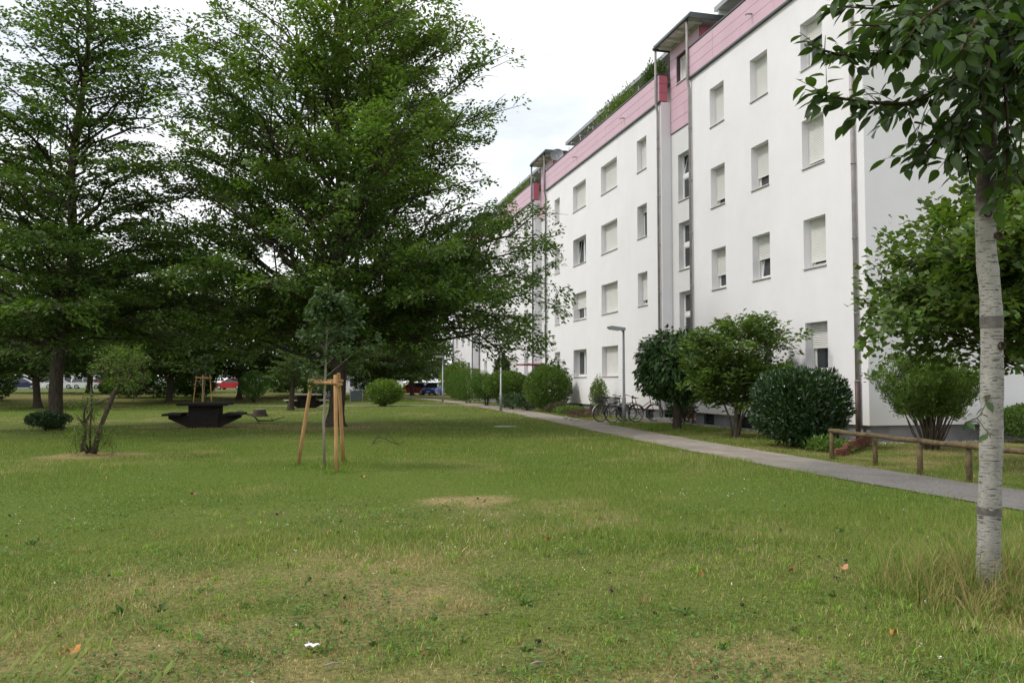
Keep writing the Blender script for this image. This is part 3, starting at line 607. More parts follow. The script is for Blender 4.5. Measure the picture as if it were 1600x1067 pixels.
def make_tree(name, loc, label, cat, group, env, H, trunk_r, n_limb, leafmat, barkmat, leaf=0.10, nl=15, sec_step=0.42, spray_step=0.22,
              slen=(.4, .75), base_z=2.0, rise=1.0, lean=(0, 0), asym=None, yellow=0.0, droop=0.1, wl=0.55, sides=7, fork=None, lo=.7, hi=1.3,
              zexp=1.0, upfrac=0.5, seclen=0.26, tint=(1, 1, 1), seed=1, tips=None, flat=0.35, jag=0.22, clump=None, wob=.06, bushy=0.0):
    """trunk, limbs that reach for an envelope of (height, radius), side branches, flattened leafy sprays"""
    rs = np.random.default_rng(seed); random.seed(seed)
    root = thing(name, loc, label, cat, group)
    ez, er = np.array([e[0] for e in env], float), np.array([e[1] for e in env], float)
    zt_ = np.linspace(0, H*0.97, 14)
    tx = lean[0]*zt_/H + 0.10*np.sin(zt_*0.9+seed); ty = lean[1]*zt_/H + 0.10*np.cos(zt_*0.7+seed); tx -= tx[0]; ty -= ty[0]
    tr_ = trunk_r*(1 - zt_/H)**0.85 + 0.02
    def tp(z): return np.array([np.interp(z, zt_, tx), np.interp(z, zt_, ty), z])
    tb = MB()
    fl = [(-.1, 1.75), (.06, 1.55), (.22, 1.25), (.55, 1.06)]
    pts = [tuple(tp(max(z, 0)) + [0, 0, min(z, 0)]) for z, _ in fl] + [tuple(tp(z)) for z in zt_[1:] if z > .7]
    rad = [trunk_r*k for _, k in fl] + [r for z, r in zip(zt_, tr_) if z > .7][:len(pts)-len(fl)]
    tb.tube(pts, rad, 14, jit=0.07)
    bm_ = MB(); so, sd, su, sl_, sy = [], [], [], [], []
    g = 2.39996
    for i in range(n_limb):
        f = ((i + .5)/n_limb)**zexp
        zt = ez[0] + (ez[-1]-ez[0])*f + rs.normal(0, .25)
        zt = float(np.clip(zt, ez[0], ez[-1]))
        az = i*g + rs.normal(0, .25)
        r = np.interp(zt, ez, er)*(1 - jag + 1.5*jag*rs.random())
        if tips is not None and i < len(tips): az, r, zt = tips[i]
        if asym: r *= 1 + asym[0]*math.cos(az - asym[1])
        dr = np.array([math.cos(az), math.sin(az), 0])
        rise_i = r*(0.25 + upfrac*f)*rise
        zs = float(np.clip(zt - rise_i, base_z*(0.85+.3*rs.random()), H*0.93))
        p0 = tp(zs); p3 = np.array([np.interp(min(zt, H*.9), zt_, tx), np.interp(min(zt, H*.9), zt_, ty), 0]) + dr*r; p3[2] = zt
        L = np.linalg.norm(p3-p0)
        e = 0.35 + 0.75*f
        p1 = p0 + (dr*math.cos(e) + np.array([0, 0, 1])*math.sin(e))*L*.38
        p2 = p3 - dr*L*.33 + np.array([0, 0, (droop*(1-f) - .12*f)*L])
        side = np.array([-dr[1], dr[0], 0]); w = rs.normal(0, wob*L); p1 = p1 + side*w; p2 = p2 - side*w*1.2
        n = 9; tt = np.linspace(0, 1, n); C = bez(p0, p1, p2, p3, tt)
        C[1:-1] += rs.normal(0, .018*L, (n-2, 3))
        r0 = min(np.interp(zs, zt_, tr_)*.55, 0.0085*L + .012)
        bm_.tube(C, [r0*(1-t)**.9 + .006 for t in tt], sides)
        ns = max(3, int(L/sec_step))
        for k in range(ns):
            t = 0.16 + 0.84*(k + rs.random())/ns
            c = bez(p0, p1, p2, p3, [t])[0]; ta = norm(bez(p0, p1, p2, p3, [min(t+.03, 1)])[0] - bez(p0, p1, p2, p3, [t-.03])[0])
            s2 = norm(np.cross(ta, [0, 0, 1.])) * (1 if k % 2 else -1)
            a = rs.uniform(.55, 1.15); d2 = norm(ta*math.cos(a) + s2*math.sin(a) + np.array([0, 0, rs.normal(.10+.16*bushy, .16+.26*bushy)]))
            l2 = (seclen*L*(1.12-t) + .35)*rs.uniform(.6, 1.25)
            q = c + d2*l2*.5 + np.array([0, 0, .05*l2]); e2 = c + d2*l2 + np.array([0, 0, -.07*l2])
            r2 = min(r0*(1-t)+.007, .012*l2+.006)
            bm_.tube([c, q, e2], [r2, r2*.7, .004], 4, cap=False)
            m = max(2, int(l2/spray_step))
            yy = max(0, rs.normal(yellow*f, .25*yellow)) if yellow else 0
            for j in range(m+1):
                u = (j + .6*rs.random())/(m+.5); u = min(u, 1)
                pc = c*(1-u)**2 + 2*(q)*u*(1-u) + e2*u*u if False else (c + (q-c)*2*u if u < .5 else q + (e2-q)*(2*u-1))
                s3 = norm(np.cross(d2, [0, 0, 1.]))*(1 if j % 2 else -1)
                a3 = rs.uniform(.15, .95) if j < m else 0
                so.append(pc); sd.append(d2*math.cos(a3) + s3*math.sin(a3) + np.array([0, 0, rs.normal(.1*bushy, .14+.25*bushy)]))
                su.append(norm(np.array([rs.normal(0, .22+.3*bushy), rs.normal(0, .22+.3*bushy), 1.]))); sl_.append(rs.uniform(*slen)); sy.append(yy*rs.uniform(.5, 1.3))
    so, sd, su, sl_, sy = map(np.array, (so, sd, su, sl_, sy))
    if clump:      # foliage gathers in uneven pads with gaps between them
        w = vnoise3(so[:, 0]/clump[0] + seed, so[:, 1]/clump[0], so[:, 2]/(clump[0]*.62), seed)*.7 + vnoise3(so[:, 0]/(clump[0]*.45), so[:, 1]/(clump[0]*.45) + seed, so[:, 2]/(clump[0]*.3), seed+5)*.3
        q = np.quantile(w, clump[1]); kp = (w > q) | (rs.random(len(w)) < .12); so, sd, su, sl_, sy = so[kp], sd[kp], su[kp], sl_[kp], sy[kp]
    P, D, N, Ln, W, idx = spray_leaves(so, sd, su, sl_, nl, leaf, flat=flat, wl=wl)
    tin = leaf_tint(len(P), lo, hi, np.clip(sy, 0, 1)[idx])*np.array(tint)
    tin *= rs.uniform(.82, 1.18, len(so))[idx][:, None]
    tr = tb.build('trunk', barkmat, root); bm_.build('branch', barkmat, root)
    cr = link_mesh('crown', leaves_mesh('crown', P, D, N, Ln, W, tin), leafmat, root)
    return root

def make_bush(name, loc, label, cat, group, rx, ry, h, leafmat, n, leaf, wl=.5, z0=0.12, lump=.18, stems=10, twigmat=None, upness=.5, hang=False,
              shell=.55, lo=.65, hi=1.35, tint=(1, 1, 1), seed=1, top=1.0, yellow=0.0, power=2.0, cone=0.0, stem_r=.012, lumpf=2.2):
    """dense shrub: leafy shell over an uneven ellipsoid, stems inside"""
    rs = np.random.default_rng(seed); random.seed(seed); root = thing(name, loc, label, cat, group)
    u = norm(rs.normal(0, 1, (n, 3))); az = np.arctan2(u[:, 1], u[:, 0])
    lum = 1 + lump*2*(fbm(az*lumpf/1.2 + seed, u[:, 2]*lumpf + 5, seed, 3) - .5) + .5*lump*(fbm(az*6 + seed, u[:, 2]*6, seed+3, 2)-.5)
    rr = (1 - shell*rs.random(n)**1.6)*lum
    cz = z0 + (h - z0)/2; hz = (h - z0)/2
    f = np.sign(u)*np.abs(u)**(2/power); f = f/np.maximum(np.linalg.norm(f, axis=1, keepdims=True), 1e-6) if power == 2 else f
    P = np.stack([f[:, 0]*rx*rr, f[:, 1]*ry*rr, cz + f[:, 2]*hz*rr], 1)
    if cone: k = 1 - cone*np.clip((P[:, 2]-z0)/(h-z0), 0, 1); P[:, 0] *= k; P[:, 1] *= k
    P[:, 2] = np.maximum(P[:, 2], 0.03 + .05*rs.random(n))
    D = u*0.8 + rs.normal(0, .45, (n, 3)); D[:, 2] += (-.9 if hang else upness)
    N = u + rs.normal(0, .4, (n, 3)) + np.array([0, 0, .6])
    L = leaf*rs.uniform(.65, 1.25, n)
    y = np.clip(rs.normal(yellow, .3, n)*np.clip(u[:, 2]+.3, 0, 1), 0, 1) if yellow else None
    tin = leaf_tint(n, lo, hi, y)*np.array(tint)
    sm_ = MB()
    for k in range(stems):
        a = rs.uniform(0, 2*PI); q = rs.random()**.5
        e = np.array([rx*.8*q*math.cos(a), ry*.8*q*math.sin(a), h*(.5+.35*rs.random())]); b = np.array([.12*rx*math.cos(a)*q, .12*ry*math.sin(a)*q, -.03])
        sm_.tube([b, b*.5 + e*.35 + [0, 0, h*.12], e], [stem_r*1.3, stem_r, .003], 5, cap=False)
    if stems: sm_.build('stem', twigmat or M['twig'], root)
    link_mesh('foliage', leaves_mesh('foliage', P, D, N, L, L*wl, tin), leafmat, root)
    return root

LM = {}
LM['hornbeam'] = leaf_mat('dark green tree leaf', (0.084, 0.140, 0.034), .36, .5)
LM['left'] = leaf_mat('fresh green tree leaf', (0.074, 0.122, 0.029), .36, .5)
LM['back'] = leaf_mat('background tree leaf', (0.066, 0.105, 0.027), .30, .55)
LM['laurel'] = leaf_mat('glossy laurel leaf', (0.026, 0.058, 0.016), .10, .30, .5)
LM['privet'] = leaf_mat('privet leaf', (0.105, 0.170, 0.036), .28, .5)
LM['catalpa'] = leaf_mat('dark ball tree leaf', (0.030, 0.062, 0.016), .22, .45)
LM['magnolia'] = leaf_mat('yellowish green leaf', (0.085, 0.138, 0.032), .30, .45)
LM['hazel'] = leaf_mat('hazel leaf', (0.090, 0.140, 0.036), .34, .5)
LM['maple'] = leaf_mat('bluish young leaf', (0.058, 0.098, 0.036), .25, .5)
LM['near'] = leaf_mat('large ovate leaf', (0.040, 0.075, 0.022), .30, .42, .4)
LM['fresh'] = leaf_mat('light green shoot leaf', (0.13, 0.20, 0.04), .35, .5)
LM['conifer'] = leaf_mat('dark scale foliage', (0.055, 0.060, 0.026), .1, .7)
LM['heather'] = leaf_mat('reddish heather', (0.13, 0.07, 0.06), .1, .8)

# the two big park trees
make_tree('broad_tree', (1.2, 30.3, 0), 'broad dark green tree with ascending limbs and drooping layered branches, behind the nearest staked sapling', 'tree', None,
          [(2.0, 5.5), (3.4, 6.6), (5.5, 7.1), (8.0, 7.1), (10.5, 6.7), (13.0, 5.6), (15.5, 4.2), (17.3, 2.5), (18.4, .9)], 18.4, .27, 124, LM['hornbeam'], M['bark'],
          leaf=.15, nl=21, base_z=2.7, asym=(.04, -.2), yellow=.42, tips=[(-.25, 7.3, 2.5), (-.6, 7.0, 3.0), (.1, 7.4, 3.3), (-.35, 7.7, 4.3), (2.9, 6.8, 2.7), (2.6, 6.9, 3.4), (-1.2, 6.4, 4.2), (-1.9, 6.0, 4.4), (-.1, 7.7, 5.2), (-.5, 7.4, 6.0)], droop=.10, seed=6, sec_step=.56, spray_step=.165, slen=(.38, .72), jag=.28, zexp=.92, seclen=.38, flat=.8, rise=1.3, clump=(2.2, .36), wob=.15, bushy=.6, lo=.6, hi=1.45)
make_tree('tall_conical_tree', (-7.9, 30.6, 0), 'tall conical tree with level tiers of branches above a low round bush', 'tree', None,
          [(2.4, 4.6), (3.6, 5.3), (5.0, 5.5), (8.0, 5.0), (10.5, 4.2), (12.5, 3.1), (14.2, 2.5), (15.6, 1.6), (16.6, .6)], 16.6, .20, 118, LM['left'], M['bark'],
          leaf=.155, nl=22, base_z=3.0, droop=.14, seed=9, upfrac=.22, sec_step=.46, lean=(.7, .2), jag=.42, clump=(1.7, .22), wob=.1, seclen=.29, slen=(.45, .9), flat=.35, zexp=1.15, lo=.6, hi=1.45)
# trees beyond, each with its own place among the others
BT = [(-15.5, 56, 1.00, .3, 'slender trunked tree standing in the sunlit grass behind the tall conical tree'),
      (-9.5, 66, 1.05, 1.9, 'dense dark tree behind the picnic table, over the far hedge'),
      (-4.8, 70, 0.98, 3.1, 'dark tree standing just behind the round clipped shrub beyond the picnic table'),
      (0.5, 74, 1.02, 4.4, 'dark spreading tree in the gap behind the trunk of the broad tree'),
      (-25.5, 66, 1.15, 5.2, 'dark tree at the very edge of the lawn near the dark blue car'),
      (8.6, 84, 0.95, 2.2, 'dark tree with a straight trunk between the red and blue parked cars'),
      (4.3, 92, 1.1, .9, 'tree standing behind the bright rounded bush by the side path'),
      (-19.0, 84, 1.2, 3.7, 'tall tree rising behind the white car on the bank'),
      (-13.0, 92, 1.15, 1.2, 'tree on the bank behind the far hedge, beyond the picnic table'),
      (13.2, 101, 1.05, 5.5, 'dark tree beyond the parked blue car, close to the far end of the building'),
      (-32.5, 88, 1.2, 2.6, 'dark tree on the bank at the left end of the parked cars')]
bt0 = None
for x, y, s, a, lab in BT:
    z = float(terrain(x, y))
    if bt0 is None:
        bt0 = make_tree('background_tree', (x, y, z), lab, 'tree', 'trees along the far edge of the lawn', [(1.9, 4.2), (3.5, 5.6), (5.5, 5.8), (7.5, 5.4), (9.8, 4.0), (11.5, 2.2), (12.5, .6)], 12.5, .20, 60, LM['back'], M['bark'],
              leaf=.31, nl=12, sec_step=.62, spray_step=.34, slen=(.8, 1.3), base_z=1.8, seed=21, yellow=.15, zexp=1.35)
        bt0.rotation_euler[2] = a; bt0.scale = (s, s, s)
    else:
        t = copy_tree(bt0, None, (x, y, z), a, (s, s, s*(.92+.03*(int(x) % 4)))); t['label'] = lab
t = make_tree('small_bushy_tree', (-.55, 48.6, 0), 'small dark mop headed tree on a short trunk beside the far picnic table', 'tree', None, [(1.5, .9), (2.1, 1.25), (2.7, 1.05), (3.2, .4)], 3.1, .15, 26, LM['back'], M['bark'],
          leaf=.12, nl=14, sec_step=.22, spray_step=.2, slen=(.25, .45), base_z=1.4, seed=31)

# garden trees and shrubs in front of the building
bt_ = make_bush('ball_tree', (12.2, 25.5, 0), 'round headed dwarf tree with drooping dark leaves on a straight dark trunk', 'tree', None, 1.32, 1.3, 3.28, LM['catalpa'], 9500, .17, wl=.5, z0=.98, lump=.26, stems=0, hang=True, seed=41, tint=(1.25, 1.25, 1.1), shell=.42, lumpf=3.4, lo=.55, hi=1.6)
m = MB(); m.tube([(0, 0, -.1), (0, 0, .05), (.01, 0, .4), (.02, .01, 1.3), (.02, 0, 2.2)], [.20, .165, .135, .125, .10], 14, jit=.06)
for k in range(12):
    a = k*2.4; m.tube([(.02, 0, 1.25+.05*k), (.5*math.cos(a), .5*math.sin(a), 1.9+.06*k), (1.05*math.cos(a), 1.05*math.sin(a), 1.7+.08*k)], [.05, .03, .01], 6, cap=False)
m.build('trunk', M['bark'], bt_)
def magnolia():
    root = make_tree('garden_tree', (12.35, 21.9, 0), 'small multi-stemmed tree with loose yellowish green leaves, between ball tree and laurel', 'tree', None,
        [(1.0, .8), (1.5, 1.35), (2.1, 1.6), (2.7, 1.45), (3.1, 1.0), (3.5, .35)], 3.2, .06, 46, LM['magnolia'], M['bark_mid'], leaf=.155, nl=19, clump=(.8, .2), sec_step=.2, spray_step=.2,
        slen=(.25, .5), base_z=.75, seed=43, upfrac=1.0, droop=.05, wl=.48, jag=.3, flat=.8, asym=(.1, -.4), yellow=.15)
    m = MB()
    for dx, dy, ex, ey, ez in ((.05, .0, .55, .3, 1.7), (-.05, .05, -.5, .2, 1.6), (.03, -.05, .3, -.5, 1.7), (.1, .05, .8, -.1, 1.5)):
        m.tube([(dx, dy, -.05), (dx+ex*.15, dy+ey*.2, .5), (dx+ex*.5, dy+ey*.5, 1.0), (ex, ey, ez)], [.036, .03, .025, .015], 7)
    m.build('trunk', M['bark_mid'], root)
magnolia()
make_bush('laurel_bush', (12.0, 18.15, 0), 'big rounded cherry laurel with glossy dark leaves beside the corner rain pipe', 'shrub', None, 1.10, 1.1, 1.88, LM['laurel'], 15500, .125, wl=.40, seed=51, lump=.17, stems=16, power=2.5, shell=.55, upness=.6, lumpf=3.5, lo=.6, hi=1.5)
def spreading_shrub(name, loc, label, n_stem, h, rad, leafmat, leaf, seed, nl=26, top=.34, stem_r=.016):
    """vase of long stems, leafy in the upper part"""
    rs = np.random.default_rng(seed); random.seed(seed); root = thing(name, loc, label, 'shrub'); m = MB(); so, sd, su, sl = [], [], [], []
    for k in range(n_stem):
        a = k*2.4 + rs.normal(0, .2); q = ((k+.5)/n_stem)**.6
        b = np.array([.16*math.cos(a)*q, .16*math.sin(a)*q, -.03]); hh = h*(1.0-.28*q*q)*rs.uniform(.86, 1.04)
        e = np.array([rad*q*math.cos(a), rad*q*math.sin(a), hh]); mid = np.array([e[0]*.45, e[1]*.45, hh*.5]); p1 = b*.5+mid*.5+rs.normal(0, .03, 3)
        m.tube([b, p1, mid, e], [stem_r*1.2, stem_r, stem_r*.7, .003], 5, cap=False)
        for j in range(24):
            u = top + (1-top)*rs.random(); c = mid + (e-mid)*((u-.5)*2) if u > .5 else mid
            aa = rs.uniform(0, 2*PI); d = norm(np.array([math.cos(aa), math.sin(aa), rs.uniform(.2, 1.2)]) + .4*norm(e))
            so.append(c); sd.append(d); su.append(norm(np.array([rs.normal(0, .6), rs.normal(0, .6), 1]))); sl.append(rs.uniform(.18, .38))
            m.tube([c, c+d*sl[-1]*.9], [.004, .002], 3, cap=False)
    P, D, N, Ln, W, idx = spray_leaves(*map(np.array, (so, sd, su, sl)), nl, leaf, flat=1.2, spread=.3, wl=.34)
    D = D + np.array([0, 0, .35])
    m.build('stem', M['bark_mid'], root); link_mesh('foliage', leaves_mesh('foliage', P, D, N, Ln, W, leaf_tint(len(P), .65, 1.35)), leafmat, root)
    return root
spreading_shrub('willowy_shrub', (14.55, 16.7, 0), 'vase shaped shrub of many bare stems with fine leaves above, behind the round timber rail', 52, 2.25, 1.32, LM['privet'], .085, 61)
make_bush('round_bush', (13.1, 43.3, 0), 'large round privet bush with fine light leaves touching the wall under the glass canopy', 'shrub', None, 1.28, 1.2, 2.5, LM['privet'], 16000, .11, wl=.5, seed=52, lump=.16, stems=14, shell=.5)
make_bush('upright_bush', (13.75, 37.2, 0), 'narrow upright pale bush against the wall beside the parked bicycles', 'shrub', None, .55, .5, 1.85, LM['privet'], 3800, .09, wl=.32, seed=53, lump=.35, stems=14, shell=.7, upness=1.2, tint=(1.15, 1.05, 1.0), cone=.35)
make_bush('dark_rose_bush', (13.65, 28.2, 0), 'small dark open bush in front of the entrance, left of the ball tree trunk', 'shrub', None, .55, .5, 1.05, LM['laurel'], 1900, .085, wl=.55, seed=54, lump=.3, stems=12, shell=.8)
make_bush('heather_mound', (12.5, 35.8, 0), 'low mound of reddish heather beside the path near the bicycles', 'plant', None, .9, .9, .38, LM['heather'], 2600, .07, wl=.3, seed=55, lump=.3, stems=4, z0=.0, tint=(.9, 1.0, 1.0))
make_bush('low_herb_mound', (12.9, 38.8, 0), 'low bright green mound of herbs in front of the narrow upright bush', 'plant', None, .8, .6, .42, LM['privet'], 1800, .09, wl=.4, seed=56, lump=.3, stems=4, z0=.0)
make_bush('clipped_bush', (12.5, 50.3, 0), 'rounded bush with bare lower stems directly behind the middle street lamp', 'shrub', None, 1.5, 1.3, 2.25, LM['privet'], 11000, .13, wl=.5, seed=57, lump=.15, stems=18, z0=.55, tint=(.95, .95, .9))
make_bush('twin_stem_bush', (12.3, 55.3, 0), 'upright rounded bush standing in the middle of the garden row', 'shrub', None, 1.25, 1.2, 2.15, LM['privet'], 7000, .12, wl=.5, seed=58, lump=.2, stems=18, z0=.45, tint=(.75, .85, .8))
make_bush('feathery_bush', (12.3, 61.5, 0), 'feathery dark green bush at the far end of the garden row', 'shrub', None, 1.7, 1.6, 2.6, LM['privet'], 8000, .15, wl=.25, seed=59, lump=.25, stems=10, z0=.1, upness=1.3, tint=(.8, .9, .8))
make_bush('bright_bush', (14.2, 74, 0), 'bright light green bush near the far lamp post', 'shrub', None, 2.0, 2.0, 3.4, LM['fresh'], 7000, .2, wl=.5, seed=60, lump=.25, stems=8, z0=.1, tint=(.8, .8, .8))
make_bush('conical_evergreen', (13.6, 56.0, 0), 'narrow pointed dark evergreen rising above the garden bushes', 'tree', None, .95, .9, 3.7, LM['conifer'], 9000, .14, wl=.4, seed=62, lump=.22, stems=3, z0=.1, upness=1.4, cone=.66, power=2.0, shell=.5)
make_bush('low_dark_bush', (12.1, 47.3, 0), 'low spreading dark bush at the foot of the middle street lamp', 'shrub', None, .9, .8, .95, LM['laurel'], 3000, .1, wl=.4, seed=63, lump=.3, stems=8, tint=(1.5, 1.4, 1.2))
make_bush('dog_rose_bush', (12.4, 44.9, 0), 'low bushy plant hiding the wheels of the lone bicycle', 'shrub', None, .95, .7, .85, LM['laurel'], 3200, .09, wl=.45, seed=64, lump=.35, stems=8, tint=(1.5, 1.5, 1.2))
make_bush('edge_bush', (18.9, 18.0, 0), 'low rounded bush at the gable foot seen past the pale trunk', 'shrub', None, 1.1, .8, 1.0, LM['privet'], 4500, .09, wl=.5, seed=65, lump=.2, stems=8, tint=(.8, .85, .8))
make_bush('sedge_clump', (13.0, 41.0, 0), 'loose low flowering clump right of the large round bush', 'plant', None, .7, .6, .55, LM['heather'], 1500, .1, wl=.3, seed=66, lump=.4, stems=8, z0=.0, tint=(.8, 1.3, .9))
# hazel behind the pale trunk
hz = make_tree('hazel_tree', (13.35, 12.3, 0), 'hazel with light round leaves spreading wide behind the pale trunk', 'tree', None,
    [(2.15, 2.0), (2.6, 2.6), (3.3, 2.9), (4.1, 2.55), (4.9, 1.7), (5.5, .6)], 5.0, .10, 62, LM['hazel'], M['bark_mid'], leaf=.145, nl=24, sec_step=.25, spray_step=.2, slen=(.3, .55),
    base_z=1.1, seed=71, upfrac=.5, droop=.22, wl=.85, jag=.3, flat=1.3, clump=(1.0, .15), bushy=.7, yellow=.12)
# lawn shrubs
make_bush('trunk_foot_bush', (-8.0, 30.0, 0), 'low dark rounded bush around the foot of the tall conical tree', 'shrub', None, .68, .6, .62, LM['laurel'], 3200, .085, wl=.45, seed=81, lump=.2, stems=14, upness=1.0)
make_bush('round_lawn_bush', (5.45, 55.3, 0), 'bright yellow green rounded bush on the open lawn by the side path', 'shrub', None, 1.22, 1.1, 1.75, LM['fresh'], 5200, .17, wl=.42, seed=82, lump=.25, stems=8, upness=.3, tint=(.9, .9, .8))
make_bush('clipped_round_shrub', (-3.4, 64.5, .1), 'dark clipped round shrub standing free beyond the tree stump', 'shrub', None, 1.05, 1.0, 2.3, LM['privet'], 6000, .13, wl=.4, seed=83, lump=.15, stems=8, upness=1.0, tint=(.6, .75, .7), z0=.25)
for (x, y, rx, h, sd, lab) in ((-13.6, 73, 1.9, 2.6, 84, 'leftmost dark shrub of the hedge behind the picnic table'), (-10.9, 73.4, 1.9, 2.9, 85, 'tallest dark shrub in the middle of the hedge behind the picnic table'), (-8.4, 73.0, 1.6, 2.3, 86, 'dark shrub at the right end of the hedge behind the picnic table'),
        (-22.6, 69.3, 2.0, 2.6, 87, 'dark spreading shrub at the left edge of the lawn under the trees'), (-16.3, 80, .9, 1.3, 88, 'small rounded shrub on the bank beside the white car'), (-24.6, 128, 2.6, 4.2, 89, 'tall clipped shrub in front of the white house wall, beside the dark blue car'),
        (-29.5, 80, 2.2, 2.4, 103, 'broad dark shrub far left on the bank in front of the dark blue car'), (-1.6, 84, 1.8, 2.3, 105, 'dark shrub right of the clipped round shrub, beside the far table'), (8.0, 96, 2.2, 2.4, 106, 'shrub between the bright rounded bush and the red car'),
        (1.6, 68.5, 1.5, 2.2, 90, 'shrub behind the bin shelter, seen beside the broad tree trunk')):
    make_bush('hedge_shrub', (x, y, float(terrain(x, y))-.03), lab, 'shrub', 'dark shrubs along the far edge of the lawn', rx, rx*.8, h, LM['privet'], 5200, .19, wl=.5, seed=sd, lump=.25, stems=5, z0=.05, tint=(.5, .62, .55))
# scraggly elder with bare stems
def scraggly():
    root = thing('scraggly_shrub', (-4.5, 20.0, 0), 'old shrub with bare leaning stems and one leafy top, in a patch of dry soil', 'shrub'); m = MB(); random.seed(3); rs = np.random.default_rng(5)
    B = Vector((-4.5, 20.0, 0))
    def P(u, v, d=18.2): return Vector(at(u, v, d)) - B
    stems = [([(146, 708), (158, 665), (172, 630), (186, 600), (205, 588)], .062), ([(143, 708), (156, 668), (166, 640), (175, 615), (196, 592)], .04), ([(138, 708), (131, 690), (134, 668), (122, 652)], .05),
             ([(141, 706), (141, 668), (143, 640), (142, 600)], .028), ([(132, 668), (138, 650), (147, 634), (170, 622)], .03), ([(131, 660), (132, 640), (138, 621)], .03), ([(130, 705), (127, 692)], .06), ([(150, 705), (148, 690)], .05),
             ([(137, 645), (128, 628), (131, 612)], .012), ([(196, 592), (215, 580), (222, 565)], .02), ([(186, 600), (176, 582), (172, 565)], .018)]
    for pts, r in stems:
        n = len(pts); m.tube([P(*p) for p in pts], [r*(1-.55*i/(n-1)) for i in range(n)], 8, jit=.12)
    m.build('stem', M['bark'], root)
    so, sd, su, sl = [], [], [], []
    tw = MB()
    for (u0, v0, u1, v1, n) in ((150, 552, 200, 580, 60), (175, 545, 224, 592, 70), (196, 575, 228, 608, 34), (114, 672, 130, 696, 30), (152, 672, 176, 698, 30), (132, 612, 146, 680, 34), (118, 628, 128, 668, 16), (168, 590, 185, 610, 14)):
        for k in range(n):
            c = np.array(P(random.uniform(u0, u1), random.uniform(v0, v1), 18.2 + random.uniform(-.5, .5)))
            so.append(c); sd.append([rs.normal(), rs.normal(), rs.normal(.2, .5)]); su.append([rs.normal(0, .4), rs.normal(0, .4), 1.]); sl.append(rs.uniform(.15, .32))
            if n > 20 and k % 2: tw.tube([c, c+rs.normal(0, .12, 3), c+[rs.normal(0, .1), 0, -.3]], .004, 3, cap=False)
    tw.build('twig', M['twig'], root)['kind'] = 'stuff'
    PP, D, N, Ln, W, idx = spray_leaves(np.array(so), np.array(sd, float), norm(np.array(su, float)), np.array(sl), 13, .065, flat=1.0, wl=.4)
    link_mesh('foliage', leaves_mesh('foliage', PP, D, N, Ln, W, leaf_tint(len(PP), .6, 1.3)*.75), LM['fresh'], root)
scraggly()
# roof terrace greenery
for (x, s0, s1, h, sd, lab) in ((14.95, 34.3, 40.8, 1.1, 91, 'leafy planting spilling over the middle parapet of the roof terrace'), (14.95, 32.4, 34.0, 1.15, 92, 'dark potted shrub in the terrace corner under the stair tower roof'), (14.95, 52.5, 62, 1.0, 93, 'yellowish planting along the far roof terrace parapet')):
    make_bush('terrace_shrub', (x, (s0+s1)/2, 14.5), lab, 'plant', 'planting on the roof terraces', .42, (s1-s0)/2, h, LM['privet'], 2000, .13, wl=.4, seed=sd, lump=.7, lumpf=5, stems=6, z0=.0, shell=.8, upness=1.0, tint=(.55, .6, .5) if sd == 92 else (1.15, 1.05, .7))
# ------------------------------------------------------------------ the pale-trunked tree in front
NT = np.array(at(1545, 938, 6.2)); NT[2] = 0
near = thing('pale_trunk_tree', tuple(NT), 'young tree with a pale speckled trunk and large leaves, standing in tall grass', 'tree')
TPX = [(1545, 952, .112), (1545, 930, .086), (1545, 860, .082), (1546, 780, .079), (1549, 700, .078), (1550, 620, .077), (1550, 520, .076), (1548, 460, .074), (1541, 400, .071), (1539, 340, .068), (1540, 290, .062), (1545, 220, .058), (1549, 140, .054), (1553, 60, .050), (1556, -40, .045), (1558, -160, .038), (1556, -320, .026), (1552, -470, .012)]
m = MB(); tpts = [np.array(at(u, v, 6.2)) for u, v, _ in TPX]; 
